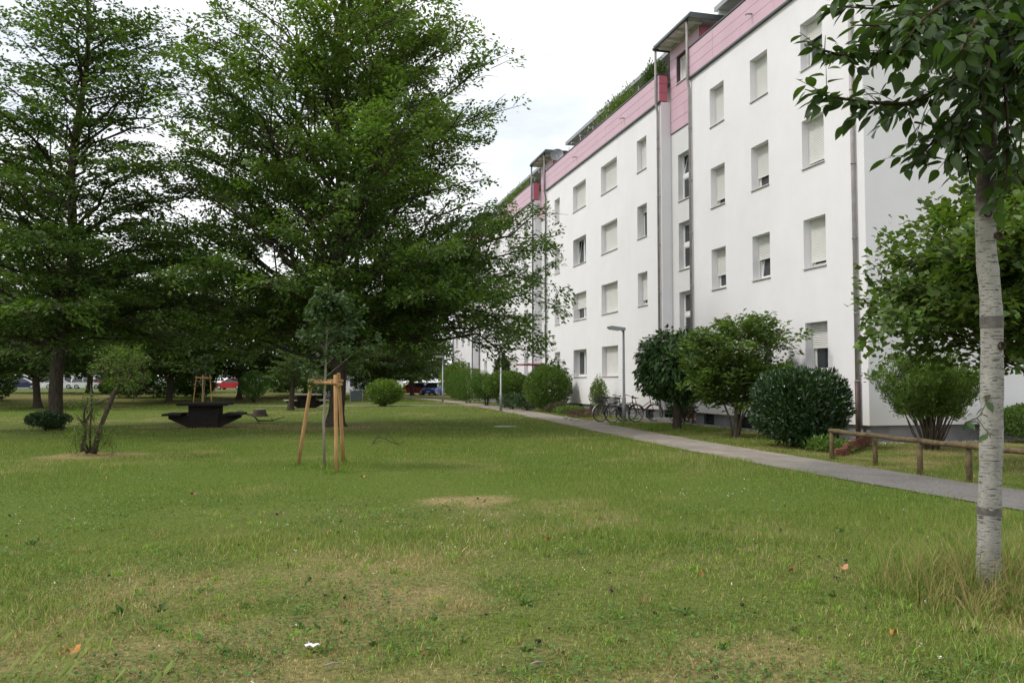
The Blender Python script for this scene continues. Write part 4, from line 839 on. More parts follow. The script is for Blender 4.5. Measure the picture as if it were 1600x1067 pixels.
# resample for smooth trunk
tt = np.linspace(0, len(tpts)-1, 90); TA = np.array(tpts); trr = [t[2] for t in TPX]
S = np.stack([np.interp(tt, range(len(tpts)), TA[:, k]) for k in range(3)], 1); k_ = np.ones(5)/5
S[2:-2] = np.stack([np.convolve(S[:, k], k_, 'valid') for k in range(3)], 1)
rr_ = np.interp(tt, range(len(tpts)), trr)*(1+0.03*np.sin(tt*5.1)+.02*np.sin(tt*11.7))
m.tube([tuple(p-NT) for p in S], list(rr_), 20, jit=.015)
def pale_bark():
    mt = bpy.data.materials.new('pale bark with dark lenticels'); mt.use_nodes = True; n, l = mt.node_tree.nodes, mt.node_tree.links; p = n['Principled BSDF']; p.inputs['Roughness'].default_value = .9; p.inputs['Specular IOR Level'].default_value = .15
    tc = n.new('ShaderNodeTexCoord'); sep = n.new('ShaderNodeSeparateXYZ'); l.new(tc.outputs['Object'], sep.inputs[0])
    def ramp(src, a, b, ca, cb):
        r = n.new('ShaderNodeValToRGB'); r.color_ramp.elements[0].position = a; r.color_ramp.elements[1].position = b; r.color_ramp.elements[0].color = (*ca, 1); r.color_ramp.elements[1].color = (*cb, 1); l.new(src, r.inputs[0]); return r.outputs[0]
    def noise(scale, st, det=5, rough=.55):
        mp = n.new('ShaderNodeMapping'); mp.inputs['Scale'].default_value = st; l.new(tc.outputs['Object'], mp.inputs[0]); t = n.new('ShaderNodeTexNoise'); t.inputs['Scale'].default_value = scale; t.inputs['Detail'].default_value = det; t.inputs['Roughness'].default_value = rough; l.new(mp.outputs[0], t.inputs['Vector']); return t.outputs['Fac']
    def mul(a, b):
        x = n.new('ShaderNodeMix'); x.data_type = 'RGBA'; x.blend_type = 'MULTIPLY'; x.inputs[0].default_value = 1; l.new(a, x.inputs[6]); l.new(b, x.inputs[7]); return x.outputs[2]
    base = ramp(noise(7, (1, 1, .6)), .3, .7, (.22, .21, .19), (.37, .36, .335))
    dash = ramp(noise(42, (.35, .35, 2.1), 3), .35, .44, (.34, .31, .28), (1, 1, 1))
    dash2 = ramp(noise(90, (.5, .5, 1.6), 3), .33, .42, (.45, .42, .38), (1, 1, 1))
    pale = mul(mul(base, dash), dash2)
    dark = ramp(noise(16, (1, 1, 1.5)), .3, .7, (.022, .018, .015), (.055, .045, .036))
    # limewash ends at 2.95 m; two dark cloth bands
    nz = noise(14, (1, 1, 1)); ad = n.new('ShaderNodeMath'); ad.operation = 'MULTIPLY_ADD'; ad.inputs[1].default_value = .16; l.new(nz, ad.inputs[0]); l.new(sep.outputs[2], ad.inputs[2])
    f = n.new('ShaderNodeMapRange'); f.inputs[1].default_value = 2.74+.08; f.inputs[2].default_value = 2.96+.08; l.new(ad.outputs[0], f.inputs[0])
    mx = n.new('ShaderNodeMix'); mx.data_type = 'RGBA'; l.new(f.outputs[0], mx.inputs[0]); l.new(pale, mx.inputs[6]); l.new(dark, mx.inputs[7]); l.new(mx.outputs[2], p.inputs['Base Color'])
    b = n.new('ShaderNodeBump'); b.inputs['Strength'].default_value = .5; b.inputs['Distance'].default_value = .01; l.new(dash, b.inputs['Height']); l.new(b.outputs[0], p.inputs['Normal'])
    return mt
m.build('trunk', pale_bark(), near)
def trunk_at(v): 
    i = np.interp(v, [t[1] for t in TPX][::-1], list(range(len(TPX)))[::-1]); return np.array([np.interp(i, range(len(tpts)), TA[:, k]) for k in range(3)])-NT, float(np.interp(i, range(len(TPX)), trr))
M['band'] = mat('dark bark band', (0.12, 0.11, 0.10), .95, var=.3, scale=20)
for v0, v1 in ((791, 803), (494, 512)):
    a, ra = trunk_at(v1); b, rb = trunk_at(v0); q = MB(); q.tube([a, b], [ra+.004, rb+.004], 20, cap=False); q.build('tree_band', M['band'], near)
for v, du in ((335, -3), (370, 12), (540, 6)):
    a, ra = trunk_at(v); c = a - CF*ra*.96 + CR*du*.005; q = MB(); ring = [c + (CR*math.cos(t) + CU*math.sin(t))*.026 for t in np.linspace(0, 2*PI, 13)[:-1]]; q.tube(ring, .008, 6, closed=True); q.disc(c+CF*.004, -CF, .024); q.build('branch_scar', M['twig'], near)
# branches
BR = [[(1546, 120, 6.2), (1498, 124, 6.0), (1425, 164, 5.85), (1350, 160, 5.75), (1290, 150, 5.7), (1258, 140, 5.65)],
      [(1548, 60, 6.2), (1450, 70, 6.0), (1370, 85, 5.9), (1310, 88, 5.8), (1262, 70, 5.75)],
      [(1552, 0, 6.2), (1460, 0, 6.3), (1370, 15, 6.35), (1290, 8, 6.4)],
      [(1553, -20, 6.2), (1480, 20, 5.8), (1400, 40, 5.5), (1330, 40, 5.4)],
      [(1546, 150, 6.15), (1505, 150, 5.9), (1508, 220, 5.75), (1517, 290, 5.65)],
      [(1546, 130, 6.2), (1490, 180, 6.0), (1455, 225, 5.9), (1432, 250, 5.85)],
      [(1552, 60, 6.2), (1580, 120, 6.0), (1598, 190, 5.9), (1590, 270, 5.8)],
      [(1552, 80, 6.2), (1570, 130, 5.7), (1575, 200, 5.6), (1572, 300, 5.55)],
      [(1555, -40, 6.2), (1640, -20, 6.1), (1720, 40, 6.0), (1780, 60, 5.9)],
      [(1553, 20, 6.2), (1640, 80, 6.4), (1700, 140, 6.5), (1740, 180, 6.6)],
      [(1550, 90, 6.2), (1530, 80, 6.9), (1500, 70, 7.5), (1450, 80, 7.9)],
      [(1552, 30, 6.2), (1500, 40, 6.9), (1440, 20, 7.4), (1380, 30, 7.7)],
      [(1554, 0, 6.2), (1600, 30, 5.4), (1620, 60, 4.9), (1640, 100, 4.5)],
      [(1553, 10, 6.2), (1540, 10, 5.5), (1520, 40, 5.0), (1500, 80, 4.7)],
      [(1553, 40, 6.2), (1560, 60, 5.6), (1545, 100, 5.3), (1530, 150, 5.15)],
      [(1554, 60, 6.2), (1590, 20, 5.7), (1610, 60, 5.3), (1615, 130, 5.1)],
      [(1556, -60, 6.2), (1450, -70, 6.0), (1360, -50, 5.9), (1300, -20, 5.8)],
      [(1556, -120, 6.2), (1460, -200, 6.1), (1370, -230, 6.0), (1290, -220, 5.9)],
      [(1556, -160, 6.2), (1640, -240, 6.2), (1720, -270, 6.2)], [(1556, -220, 6.2), (1500, -320, 6.6), (1460, -380, 7.0)], [(1556, -200, 6.2), (1600, -290, 5.7), (1620, -340, 5.3)],
      [(1553, -250, 6.2), (1480, -380, 6.0), (1440, -450, 5.8)], [(1553, -300, 6.2), (1600, -430, 6.3), (1630, -500, 6.4)], [(1556, -100, 6.2), (1530, -160, 7.0), (1500, -180, 7.8)], [(1556, -100, 6.2), (1560, -140, 5.3), (1560, -130, 4.7)],
      [(1552, 40, 6.2), (1540, 60, 5.8), (1500, 110, 5.4), (1470, 150, 5.2)], [(1553, 0, 6.2), (1500, -10, 5.6), (1440, 30, 5.2), (1400, 90, 5.05)], [(1553, -30, 6.2), (1570, -10, 5.6), (1580, 60, 5.3), (1590, 120, 5.2)],
      [(1552, 60, 6.2), (1520, 40, 6.6), (1480, 60, 7.0), (1440, 130, 7.1)], [(1552, 20, 6.2), (1580, 40, 6.8), (1600, 80, 7.2), (1620, 150, 7.4)], [(1551, 100, 6.2), (1530, 120, 5.8), (1520, 170, 5.6), (1490, 230, 5.5)],
      [(1550, 610, 6.16), (1530, 652, 6.05), (1508, 660, 5.95)]]
rs = np.random.default_rng(17); random.seed(17); bb = MB(); main_bb = bb; LEAF = []
for bi, b in enumerate(BR):
    P = np.array([at(*p) for p in b])-NT; n = len(P); tt = np.linspace(0, n-1, 6*n); C = np.stack([np.interp(tt, range(n), P[:, k]) for k in range(3)], 1)
    for _ in range(3): C[1:-1] = (C[:-2]+2*C[1:-1]+C[2:])/4
    L = np.linalg.norm(np.diff(C, axis=0), axis=1).sum(); small = bi == len(BR)-1
    if small: bb = MB()
    bb.tube(C, [(.006+.0085*L)*(1-k/len(C))**.8+.002 for k in range(len(C))] if not small else .003, 6)
    twigs = [C[int(len(C)*.35):]] if not small else [C]
    for k in range(int(L/.075) if not small else 1):
        u = rs.uniform(.22, .98); i = int(u*(len(C)-2)); c = C[i]; ta = norm(C[i+1]-C[i]); d = norm(ta*.8 + rs.normal(0, .55, 3) + np.array([0, 0, -.05])); l = rs.uniform(.16, .42)*(1.1-.5*u)
        e = c + d*l + np.array([0, 0, -.10*l]); T = np.stack([c*(1-t)**2 + 2*(c+d*l*.55)*t*(1-t) + e*t*t for t in np.linspace(0, 1, 6)]); twigs.append(T)
        bb.tube(T, [.0035, .003, .003, .0025, .002, .0015], 4, cap=False)
    for T in twigs:
        l = np.linalg.norm(np.diff(T, axis=0), axis=1).sum(); n_l = max(2, int(l/.052)); sgn = 1
        for j in range(n_l):
            u = (j+.5)/n_l; x = u*(len(T)-1); i = min(int(x), len(T)-2); c = T[i]+(T[i+1]-T[i])*(x-i); ta = norm(T[i+1]-T[i]); sd = norm(np.cross(ta, [0, 0, 1.]))*sgn; sgn = -sgn
            d = norm(ta*.55 + sd*.75 + np.array([0, 0, rs.normal(-.38, .3)]) + rs.normal(0, .18, 3)); nn = norm(np.array([0, 0, 1.]) + rs.normal(0, .42, 3)); LEAF.append((c, d, nn, rs.uniform(.09, .152)*(1.0 if not small else .7)))
main_bb.build('branch', M['twig'], near); bb.build('shoot', M['twig'], near)
# four leaf shapes, ovate, folded along the midrib and bent
def ovate(seed):
    r = random.Random(seed); prof = [(0, .03), (.12, .16), (.3, .245), (.5, .24), (.72, .165), (.9, .06), (1, 0)]; v, t = [], []; bend = r.uniform(-.35, -.05); fold = r.uniform(.12, .4); tw = r.uniform(-.3, .3)
    for u, w in prof:
        z = bend*u*u
        for sgn, ww in ((-1, w), (0, 0), (1, w)):
            v.append((u+.12, sgn*ww, z + fold*abs(sgn)*ww*.6 + tw*u*sgn*ww + r.uniform(-.012, .012)*abs(sgn)))
    for k in range(len(prof)-1):
        for q in (0, 1): a = k*3+q; t += [(a, a+3, a+4), (a, a+4, a+1)]
    nv = len(v); v += [(0, -.012, 0), (0, .012, 0), (.13, 0, 0)]; t.append((nv, nv+1, nv+2))
    return np.array(v), np.array(t)
OV = [ovate(s) for s in range(4)]
tin4 = [(1.0, 1.0, 1.0), (1.35, 1.3, 1.15), (.75, .8, .85), (1.7, 1.6, 1.2)]
LMESH = []
for (v, t), c in zip(OV, tin4):
    me = np_mesh('leaf', v, t, np.tile(c, (len(v), 1)), True); me.materials.append(LM['near']); LMESH.append(me)
def leaf_frame(c, d, n, s):
    y = np.cross(n, d); y /= np.linalg.norm(y)+1e-9; z = np.cross(d, y); return np.stack([d*s, y*s, z*s], 1)
score = []
for k, (c, d, n, s) in enumerate(LEAF):
    u, v, w = project(c + NT); vis = (1190 < u < 1605) and (-5 < v < 700) and w > 0
    score.append((-(1e6 if vis else 0) - s/w*1e3, k))
order = [k for _, k in sorted(score)]; pick = set(order[:295])
SV, ST, SC, nb = [], [], [], 0
for k, (c, d, n, s) in enumerate(LEAF):
    F = leaf_frame(c, d, n, s); q = int(rs.choice(4, p=[.4, .28, .2, .12]))
    if k in pick:
        o = bpy.data.objects.new('leaf', LMESH[q]); COL.objects.link(o); o.parent = near
        o.matrix_local = Matrix(((F[0,0], F[0,1], F[0,2], c[0]), (F[1,0], F[1,1], F[1,2], c[1]), (F[2,0], F[2,1], F[2,2], c[2]), (0, 0, 0, 1)))
    else:
        v, t = OV[q]; SV.append(v @ F.T + c); ST.append(t+nb); SC.append(np.tile(tin4[q], (len(v), 1))); nb += len(v)
o = link_mesh('foliage', np_mesh('foliage', np.concatenate(SV), np.concatenate(ST), np.concatenate(SC), True), LM['near'], near); o['kind'] = 'stuff'
print('near leaves', len(LEAF), sum(1 for s, _ in score if s < -1e5))

# ------------------------------------------------------------------ staked saplings
def post(mb, a, b, r, n=10): 
    a, b = Vector(a), Vector(b); mb.tube([a, a+(b-a)*.33, a+(b-a)*.66, b-(b-a).normalized()*.012, b], [r*1.02, r, r*.98, r*.95, r*.84], n)
def staked(loc, feet, tops, label_s, label_t, seed, crown, far=False):
    st = thing('tree_stake_frame', loc, label_s, 'tree stakes', 'stake frames around young trees'); B = Vector(loc)
    for f, t in zip(feet, tops):
        m = MB(); post(m, Vector(f)-B-Vector((0, 0, .05)), Vector(t)-B, .037); m.build('stake', M['stake'], st)
    def barbetween(a, b, z, ext=.09, r=.033):
        a, b = Vector(a)-B, Vector(b)-B; a.z = b.z = z; d = (b-a).normalized(); m = MB(); post(m, a-d*ext, b+d*ext, r); m.build('crossbar', M['stake'], st)
    zt = min(t[2] for t in tops)-.14
    off = Vector((CF[0], CF[1], 0))*-.062
    barbetween(Vector(tops[0])+off, Vector(tops[1])+off, zt); 
    barbetween(Vector(tops[1])+Vector((.05, 0, 0)), Vector(tops[2])+Vector((.05, 0, 0)), zt-.035); barbetween(Vector(tops[0]), Vector(tops[2]), zt+.035)
    ti = MB()
    for t in tops:
        c = Vector(t)-B; 
        for q in range(3): ti.tube([c+Vector((.062*math.cos(a), .075*math.sin(a), zt-c.z-.03+.022*q+.02*math.sin(a*2))) for a in np.linspace(0, 2*PI, 11)[:-1]], .011, 5, closed=True)
    ti.build('coir_tie', M['tie'], st)
    return st
f1, f2, f3 = (np.array(on_ground(465, 727)), np.array(on_ground(526, 739)), np.array(on_ground(537, 724)))
t1, t2, t3 = at(489, 582, 15.9), at(524, 586, 15.0), at(529, 583, 16.1)
c = (f1+f2+f3)/3; c[2] = 0
staked(tuple(c), (f1, f2, f3), (t1, t2, t3), 'three leaning pine stakes with crossbars around the nearer young tree on the lawn', '', 1, True)
sapb = np.array(on_ground(507, 731)); sapb[2] = 0
sap = thing('staked_sapling', tuple(sapb), 'thin young tree with bluish green leaves inside the nearer stake frame', 'tree', 'young staked trees')
m = MB(); d0 = float(project(sapb)[2]); pp = [np.array(at(*p, d0))-sapb for p in ((507, 731), (506, 660), (508, 600), (510, 540), (513, 490), (515, 462))]
m.tube(pp, [.026, .024, .021, .016, .010, .004], 8); 
so, sd, su, sl = [], [], [], []; rs = np.random.default_rng(23)
for k in range(36):
    t = rs.uniform(0, 1)**1.2; i = 2+min(int(t*3), 2); c = pp[i]+(pp[i+1]-pp[i])*(t*3 % 1); a = k*2.4; 
    Lb = (.58*(1-t)**.9+.10)*rs.uniform(.45, 1.3)*(1.25 if math.cos(a) > .3 else 1); e = c+np.array([math.cos(a)*Lb, math.sin(a)*Lb, Lb*rs.uniform(.15, .8)]); m.tube([c, (c+e)/2+[0, 0, .03], e], [.007, .005, .002], 4, cap=False)
    for j in range(9):
        u = rs.uniform(.25, 1); so.append(c+(e-c)*u); sd.append(norm(e-c)+rs.normal(0, .5, 3)); su.append(norm(np.array([rs.normal(0, .4), rs.normal(0, .4), 1]))); sl.append(rs.uniform(.14, .26))
m.build('trunk', M['grey_wood'], sap)
P, D, N, Ln, W, idx = spray_leaves(*map(np.array, (so, sd, su, sl)), 8, .088, flat=1.0, wl=.75); D = D+np.array([0, 0, -.3])
link_mesh('crown', leaves_mesh('crown', P, D, N, Ln, W, leaf_tint(len(P))), LM['maple'], sap)
# far staked sapling
q = np.array([-6.1, 57.5, 0]); px = lambda u, v, d=54.2: np.array(at(u, v, d))
ff = [px(301, 633), px(316, 634, 53.4), px(331, 633)]; tt3 = [px(307, 587), px(317, 586, 53.6), px(328, 586)]
for f in ff: f[2] = 0
staked((ff[1][0], ff[1][1], 0), ff, tt3, 'pine stake frame of the distant young tree, seen above the picnic table', '', 2, True)
s2 = copy_tree(sap, None, (float(px(317, 634)[0]), float(px(317, 634)[1]), 0), 2.0, (1.15, 1.15, 1.0)); s2['label'] = 'distant young staked tree directly above the picnic table'

# ------------------------------------------------------------------ picnic tables, stump, branches
def picnic(loc, rz, top_mat, label):
    t = thing('picnic_table', loc, label, 'picnic table', 'picnic tables on the lawn', rz)
    for k in range(5):
        m = MB(); y = -.90+k*.36; m.obox(Matrix.Translation((0, y+.18, .83+random.uniform(-.003, .003))), 1.66, .345, .085); m.build('tabletop_plank', top_mat, t)
    m = MB(); m.prism([(-.50, -.05), (.50, -.05), (.50, .785), (-.50, .785)], -.55, .55); m.build('base', M['dark_wood'], t)
    for s in (-1, 1):
        for k in range(3):
            m = MB(); x = s*(.72+k*.21); m.obox(Matrix.Translation((x+s*.06, 0, .475)), .20, 1.8, .07); m.build('seat_plank', top_mat, t)
        for y in (-.42, .42):
            m = MB(); m.prism([(s*.50, .02), (s*.50, .43), (s*1.16, .43), (s*1.16, .33)], y-.06, y+.06); m.build('seat_bracket', M['dark_wood'], t)
    return t
picnic((-3.25, 31.2, 0), R(-3), M['dark_wood'], 'dark timber picnic table with two attached benches in shade between the big trees')
picnic((.35, 53.2, 0), R(8), M['grey_wood'], 'distant picnic table with a bleached top beside the small bushy tree')
def stump():
    m = MB(); ring = 14; b = Vector((0, 0, 0)); m.tube([(0, 0, -.05), (0, 0, .05), (0, 0, .2), (0, 0, .33)], [.42, .36, .30, .28], ring, jit=.10); o = m.build('tree_stump', M['bark'], None); o.location = (-1.85, 40.6, 0); tag(o, 'grey sawn tree stump in the grass right of the nearer picnic table', 'stump')
    m2 = MB(); m2.disc((0, 0, .334), (0, 0, 1), .24); m2.build('cut_face', M['grey_wood'], o)
stump()
def deadwood(name, pts, r, label):
    b = np.array(on_ground(*pts[0][:2])); m = MB(); P = []
    for u, v, z in pts: g_ = np.array(on_ground(u, v)); P.append((g_[0]-b[0], g_[1]-b[1], z))
    m.tube(P, [r*(1-.7*k/(len(P)-1)) for k in range(len(P))], 6, jit=.15)
    for k in range(1, len(P)-1):
        e = (P[k][0]+random.uniform(-.3, .3), P[k][1]+random.uniform(-.6, .6), P[k][2]+random.uniform(.05, .3)); m.tube([P[k], e], [r*.4, .004], 4, cap=False)
    o = m.build(name, M['bark'], None); o.location = (b[0], b[1], 0); tag(o, label, 'branch')
deadwood('fallen_branch', [(372, 655, .35), (386, 656, .25), (396, 657, .22), (403, 661, .10), (425, 661, .10), (445, 657, .16)], .055, 'dead fallen branch lying in the grass at the right bench of the nearer picnic table')
deadwood('fallen_twig', [(583, 694, .03), (590, 688, .10), (604, 690, .06), (622, 696, .03), (632, 692, .05)], .018, 'thin dead twig on the lawn right of the stake frame')

# ------------------------------------------------------------------ round timber rail
rail = thing('timber_rail', (10.9, 15.4, 0), 'low knee rail of weathered round timber between path and verge', 'fence'); B = np.array([10.9, 15.4, 0])
rp = [np.array(on_ground(*p)) for p in ((1300, 717), (1368, 727), (1438, 742), (1515, 754))]; dl = (rp[3]-rp[0])/3
rp += [rp[0]+dl*4.0, rp[0]+dl*5.0]
for k, p in enumerate(rp):
    p = np.array([p[0], p[1], 0])-B; m = MB(); m.tube([p-[0, 0, .1], p+[0, 0, .3], p+[0.004, 0, .56]], [.049, .047, .045], 12, jit=.03); m.build('post', M['rail_wood'], rail)
for a, b in ((0, 2), (2, 4), (4, 5)):
    A, Bq = np.array([rp[a][0], rp[a][1], .585])-B, np.array([rp[b][0], rp[b][1], .585])-B; d = norm(Bq-A); e0 = .07 if a == 0 else -.004
    m = MB(); n = 9; m.tube([A-d*e0+(Bq-A+d*(e0-.004))*k/(n-1)+[0, 0, .008*math.sin(k*1.7+a)] for k in range(n)], [.047+.003*math.sin(k*2.1) for k in range(n)], 12, jit=.025); m.build('rail', M['rail_wood'], rail)
# brick edging of the planted bed
be = thing('brick_edging', (11.3, 15.75, 0), 'stepped red brick edging of a small bed behind the timber rail', 'brick edging')
edge = [np.array(on_ground(u, v)) for u, v in ((1302, 713), (1318, 711), (1330, 706), (1345, 700), (1360, 694))]; E = np.array(edge); sg = np.r_[0, np.cumsum(np.linalg.norm(np.diff(E, axis=0), axis=1))]
bm0 = MB(); bm0.box(-.115, .115, -.055, .055, 0, .07); bme = bm0.mesh('brick'); bme.materials.append(M['brick']); k = 0; s = .05
while s < sg[-1]:
    x, y = np.interp(s, sg, E[:, 0]), np.interp(s, sg, E[:, 1]); x2, y2 = np.interp(s+.1, sg, E[:, 0]), np.interp(s+.1, sg, E[:, 1]); a = math.atan2(y2-y, x2-x)
    for row in range(3 if s > .6 else 2):
        o = bpy.data.objects.new('brick', bme); COL.objects.link(o); o.parent = be; o.location = (x-11.3+random.uniform(-.01, .01)+.06*math.cos(a)*(row % 2), y-15.75+random.uniform(-.01, .01)+.06*math.sin(a)*(row % 2), .005+row*.075+.03*(s > 1.2)); o.rotation_euler = (random.uniform(-.03, .03), random.uniform(-.03, .03), a+random.uniform(-.05, .05))
    s += .245
make_bush('bed_plant', (11.75, 16.75, 0), 'low leafy plants in the brick edged bed behind the timber rail', 'plant', None, .35, .8, .32, LM['privet'], 700, .10, wl=.4, seed=101, lump=.4, stems=6, z0=.0, tint=(1.0, 1.05, 1.0))
# kerb stones by the bicycles
for k, (u, v) in enumerate(((884, 655), (893, 657), (902, 659))):
    g_ = on_ground(u, v); m = MB(); m.obox(Matrix.Rotation(.2*k+1.2, 4, 'Z') @ Matrix.Translation((0, 0, .04)), .42, .16, .12); o = m.build('edging_stone', M['stone']); o.location = (g_[0], g_[1], 0); tag(o, 'pale edging stone at the path, ' + ['farthest of three beside the heather', 'middle one of three beside the heather', 'nearest of three beside the heather'][k], 'stone', 'edging stones by the heather')
mc = MB(); mc.tube([(0, 0, -.02), (0, 0, .03)], [.42, .42], 20); o = mc.build('manhole_cover', M['stone']); g_ = on_ground(790, 667); o.location = (g_[0], g_[1], 0); tag(o, 'flat pale concrete cover in the lawn left of the path', 'cover')

# ------------------------------------------------------------------ street lamps
def lamp(loc, label, rz=0):
    t = thing('street_lamp', loc, label, 'street lamp', 'street lamps along the path', rz)
    m = MB(); m.tube([(0, 0, -.1), (0, 0, 1.0), (0, 0, 1.02), (0, 0, 3.58)], [.075, .072, .052, .042], 14); m.build('pole', M['galv'], t)
    m = MB(); m.tube([(0, 0, 3.52), (-.05, 0, 3.60), (-.18, 0, 3.64)], [.05, .05, .045], 10); m.build('arm', M['galv'], t)
    m = MB(); m.prism([(.05, 3.56), (.05, 3.67), (-.50, 3.74), (-.62, 3.70), (-.60, 3.64), (-.40, 3.62), (-.08, 3.57)], -.12, .12); h = m.build('lamp_head', M['galv'], t)
    m = MB(); m.prism([(-.14, 3.585), (-.40, 3.622), (-.575, 3.643), (-.55, 3.60), (-.40, 3.575), (-.2, 3.55)], -.10, .10); m.build('lens', M['lens'], h)
    return t
l0 = lamp((11.9, 29.42, 0), 'nearest street lamp, grey post with a flat head, in front of the parked bicycles', R(-8))
for (x, y, lab) in ((10.75, 44.6, 'middle street lamp, its post rising from the low bush at the path edge'), (11.0, 65.5, 'farthest street lamp, a thin post beside the far end of the path')):
    t = copy_tree(l0, None, (x, y, 0)); t['label'] = lab
# ------------------------------------------------------------------ bicycles
def bicycle(loc, rz, frame_mat, label, basket=False, step=False, lean=.06, group='bicycles parked at the entrance', guard=True, red_basket=False):
    t = thing('bicycle', loc, label, 'bicycle', group, rz); t.rotation_euler = (lean, 0, rz)
    RW = .345
    for nm, x in (('wheel', -.53), ('wheel', .53)):
        m = MB(); m.tube([(x+RW*math.cos(a)*.965, 0, RW+RW*.965*math.sin(a)) for a in np.linspace(0, 2*PI, 33)[:-1]], .022, 6, closed=True); w = m.build(nm, M['black'], t)
        m = MB(); m.tube([(x+.31*math.cos(a), 0, RW+.31*math.sin(a)) for a in np.linspace(0, 2*PI, 33)[:-1]], .011, 5, closed=True); m.build('rim', M['chrome'], w)
        m = MB(); m.tube([(x, -.05, RW), (x, .05, RW)], .022, 8)
        for q in range(20):
            a = q*PI/10+.1; m.tube([(x, .025 if q % 2 else -.025, RW), (x+.31*math.cos(a), 0, RW+.31*math.sin(a))], .0016, 3, cap=False)
        m.build('spoke', M['chrome'], w)
    if guard:
        for x, a0, a1 in ((-.53, .25*PI, 1.02*PI), (.53, .1*PI, .85*PI)):
            m = MB(); aa = np.linspace(a0, a1, 12); rg = RW+.035
            for y in (-.024, .0, .024): m.tube([(x+rg*math.cos(a), y, RW+rg*math.sin(a)) for a in aa], .013, 4)
            m.build('mudguard', M['chrome'] if not step else M['black_metal'], t)
    BBk, ST, SS, HT, HB = (-.08, 0, .29), (-.22, 0, .80), (-.19, 0, .68), (.36, 0, .86), (.39, 0, .70)
    m = MB(); r = .017
    m.tube([BBk, ST], r, 8); m.tube([HT, HB], .02, 8); m.tube([BBk, HB], r*1.1, 8); m.tube([(-.13, 0, .45) if step else SS, (HT[0], 0, .80)], r, 8)
    for y in (-.05, .05): m.tube([BBk, (-.53, y, RW)], .010, 6); m.tube([SS, (-.53, y, RW)], .009, 6)
    m.build('frame', frame_mat, t)
    m = MB(); 
    for y in (-.045, .045): m.tube([(.40, y*.8, .68), (.46, y, .56), (.53, y, RW)], .012, 6)
    m.tube([(.40, -.04, .69), (.40, .04, .69)], .016, 6); m.build('fork', frame_mat, t)
    m = MB(); m.tube([HT, (.33, 0, 1.0)], .014, 8); m.tube([(.20, -.29, 1.05), (.27, -.24, 1.05), (.33, -.08, 1.01), (.33, .08, 1.01), (.27, .24, 1.05), (.20, .29, 1.05)], .012, 7); 
    for y in (-.28, .28): m.tube([(.19, y, 1.05), (.265, y*.87, 1.05)], .018, 7)
    m.build('handlebar', M['black_metal'], t)
    m = MB(); m.tube([(-.22, 0, .78), (-.245, 0, .92)], .013, 8); m.build('seat_post', M['chrome'], t)
    m = MB(); m.tube([(-.40, 0, .945), (-.36, 0, .955), (-.26, 0, .945), (-.16, 0, .945), (-.10, 0, .94)], [.06, .085, .07, .035, .02], 10); m.v = [(x, y, .945+(z-.945)*.42) for x, y, z in m.v]; m.build('saddle', M['black'], t)
    m = MB(); m.tube([(-.08, -.07, .29), (-.08, .07, .29)], .02, 8); m.tube([(BBk[0]+.09*math.cos(a), .04, BBk[2]+.09*math.sin(a)) for a in np.linspace(0, 2*PI, 17)[:-1]], .006, 5, closed=True); m.tube([(-.08, .07, .29), (.04, .08, .17)], .011, 6); m.tube([(-.08, -.07, .29), (-.20, -.08, .41)], .011, 6); m.box(.01, .08, .08, .16, .155, .18); m.box(-.235, -.165, -.16, -.08, .40, .425); m.build('crank', M['black_metal'], t)
    m = MB()
    for y in (-.06, 0, .06): m.tube([(-.26, y, .73), (-.75, y, .735)], .007, 5)
    m.tube([(-.75, -.06, .735), (-.75, .06, .735)], .007, 5); m.tube([(-.70, -.06, .735), (-.54, -.06, RW)], .006, 5); m.tube([(-.70, .06, .735), (-.54, .06, RW)], .006, 5); m.build('rack', M['black_metal'], t)
    if basket or red_basket:
        m = MB(); x0, x1 = (-.74, -.36) if not red_basket else (.42, .76); z0 = .75
        for z in (z0, z0+.06, z0+.12, z0+.18, z0+.24):
            s = .13+.03*(z-z0)/.24; m.tube([(x0, -s, z), (x1, -s, z), (x1, s, z), (x0, s, z)], .008, 4, closed=True)
        for k in range(9):
            x = x0+(x1-x0)*k/8; m.tube([(x, -.13, z0), (x, -.16, z0+.24)], .006, 4); m.tube([(x, .13, z0), (x, .16, z0+.24)], .006, 4); m.tube([(x, -.13, z0), (x, .13, z0)], .005, 4)
        m.build('basket', M['red_paint'] if red_basket else M['black_metal'], t)
    m = MB(); m.box(-.80, -.765, -.03, .03, .66, .71); m.build('rear_reflector', M['red_paint'], t)
    m = MB(); m.tube([(.43, 0, .74), (.50, 0, .74)], [.022, .034], 8); m.build('headlamp', M['chrome'], t)
    return t
M['bike_red'] = mat('red bicycle paint', (.22, .02, .035), .35, .5, coat=.4); M['bike_white'] = mat('white bicycle paint', (.6, .6, .6), .35, .5)
bicycle((12.1, 31.25, .022), R(12), M['black_metal'], 'black bicycle with chrome mudguards and rear basket, leftmost by the nearest lamp', basket=True)
bicycle((12.35, 30.55, .022), R(8), M['black_metal'], 'black bicycle with a black rear basket, partly behind the nearest lamp post', basket=True, step=True)
bicycle((13.45, 31.4, .022), R(-18), M['bike_red'], 'dark red step-through bicycle right of the nearest lamp post', step=True, guard=False)
bicycle((13.3, 46.2, 0), R(25), M['black_metal'], 'lone dark bicycle with turned handlebar behind low bushes at the second entrance', group='bicycles parked at the entrance', lean=.08)
bicycle((2.2, 67.5, .10), R(70), M['bike_white'], 'bicycle with a white frame in the far rack, left of the broad tree trunk', group='bicycles at the far rack', lean=.02)
bicycle((5.25, 66.4, .06), R(80), M['bike_white'], 'far bicycle carrying a red front basket next to the bin shelter', group='bicycles at the far rack', lean=.02, red_basket=True)
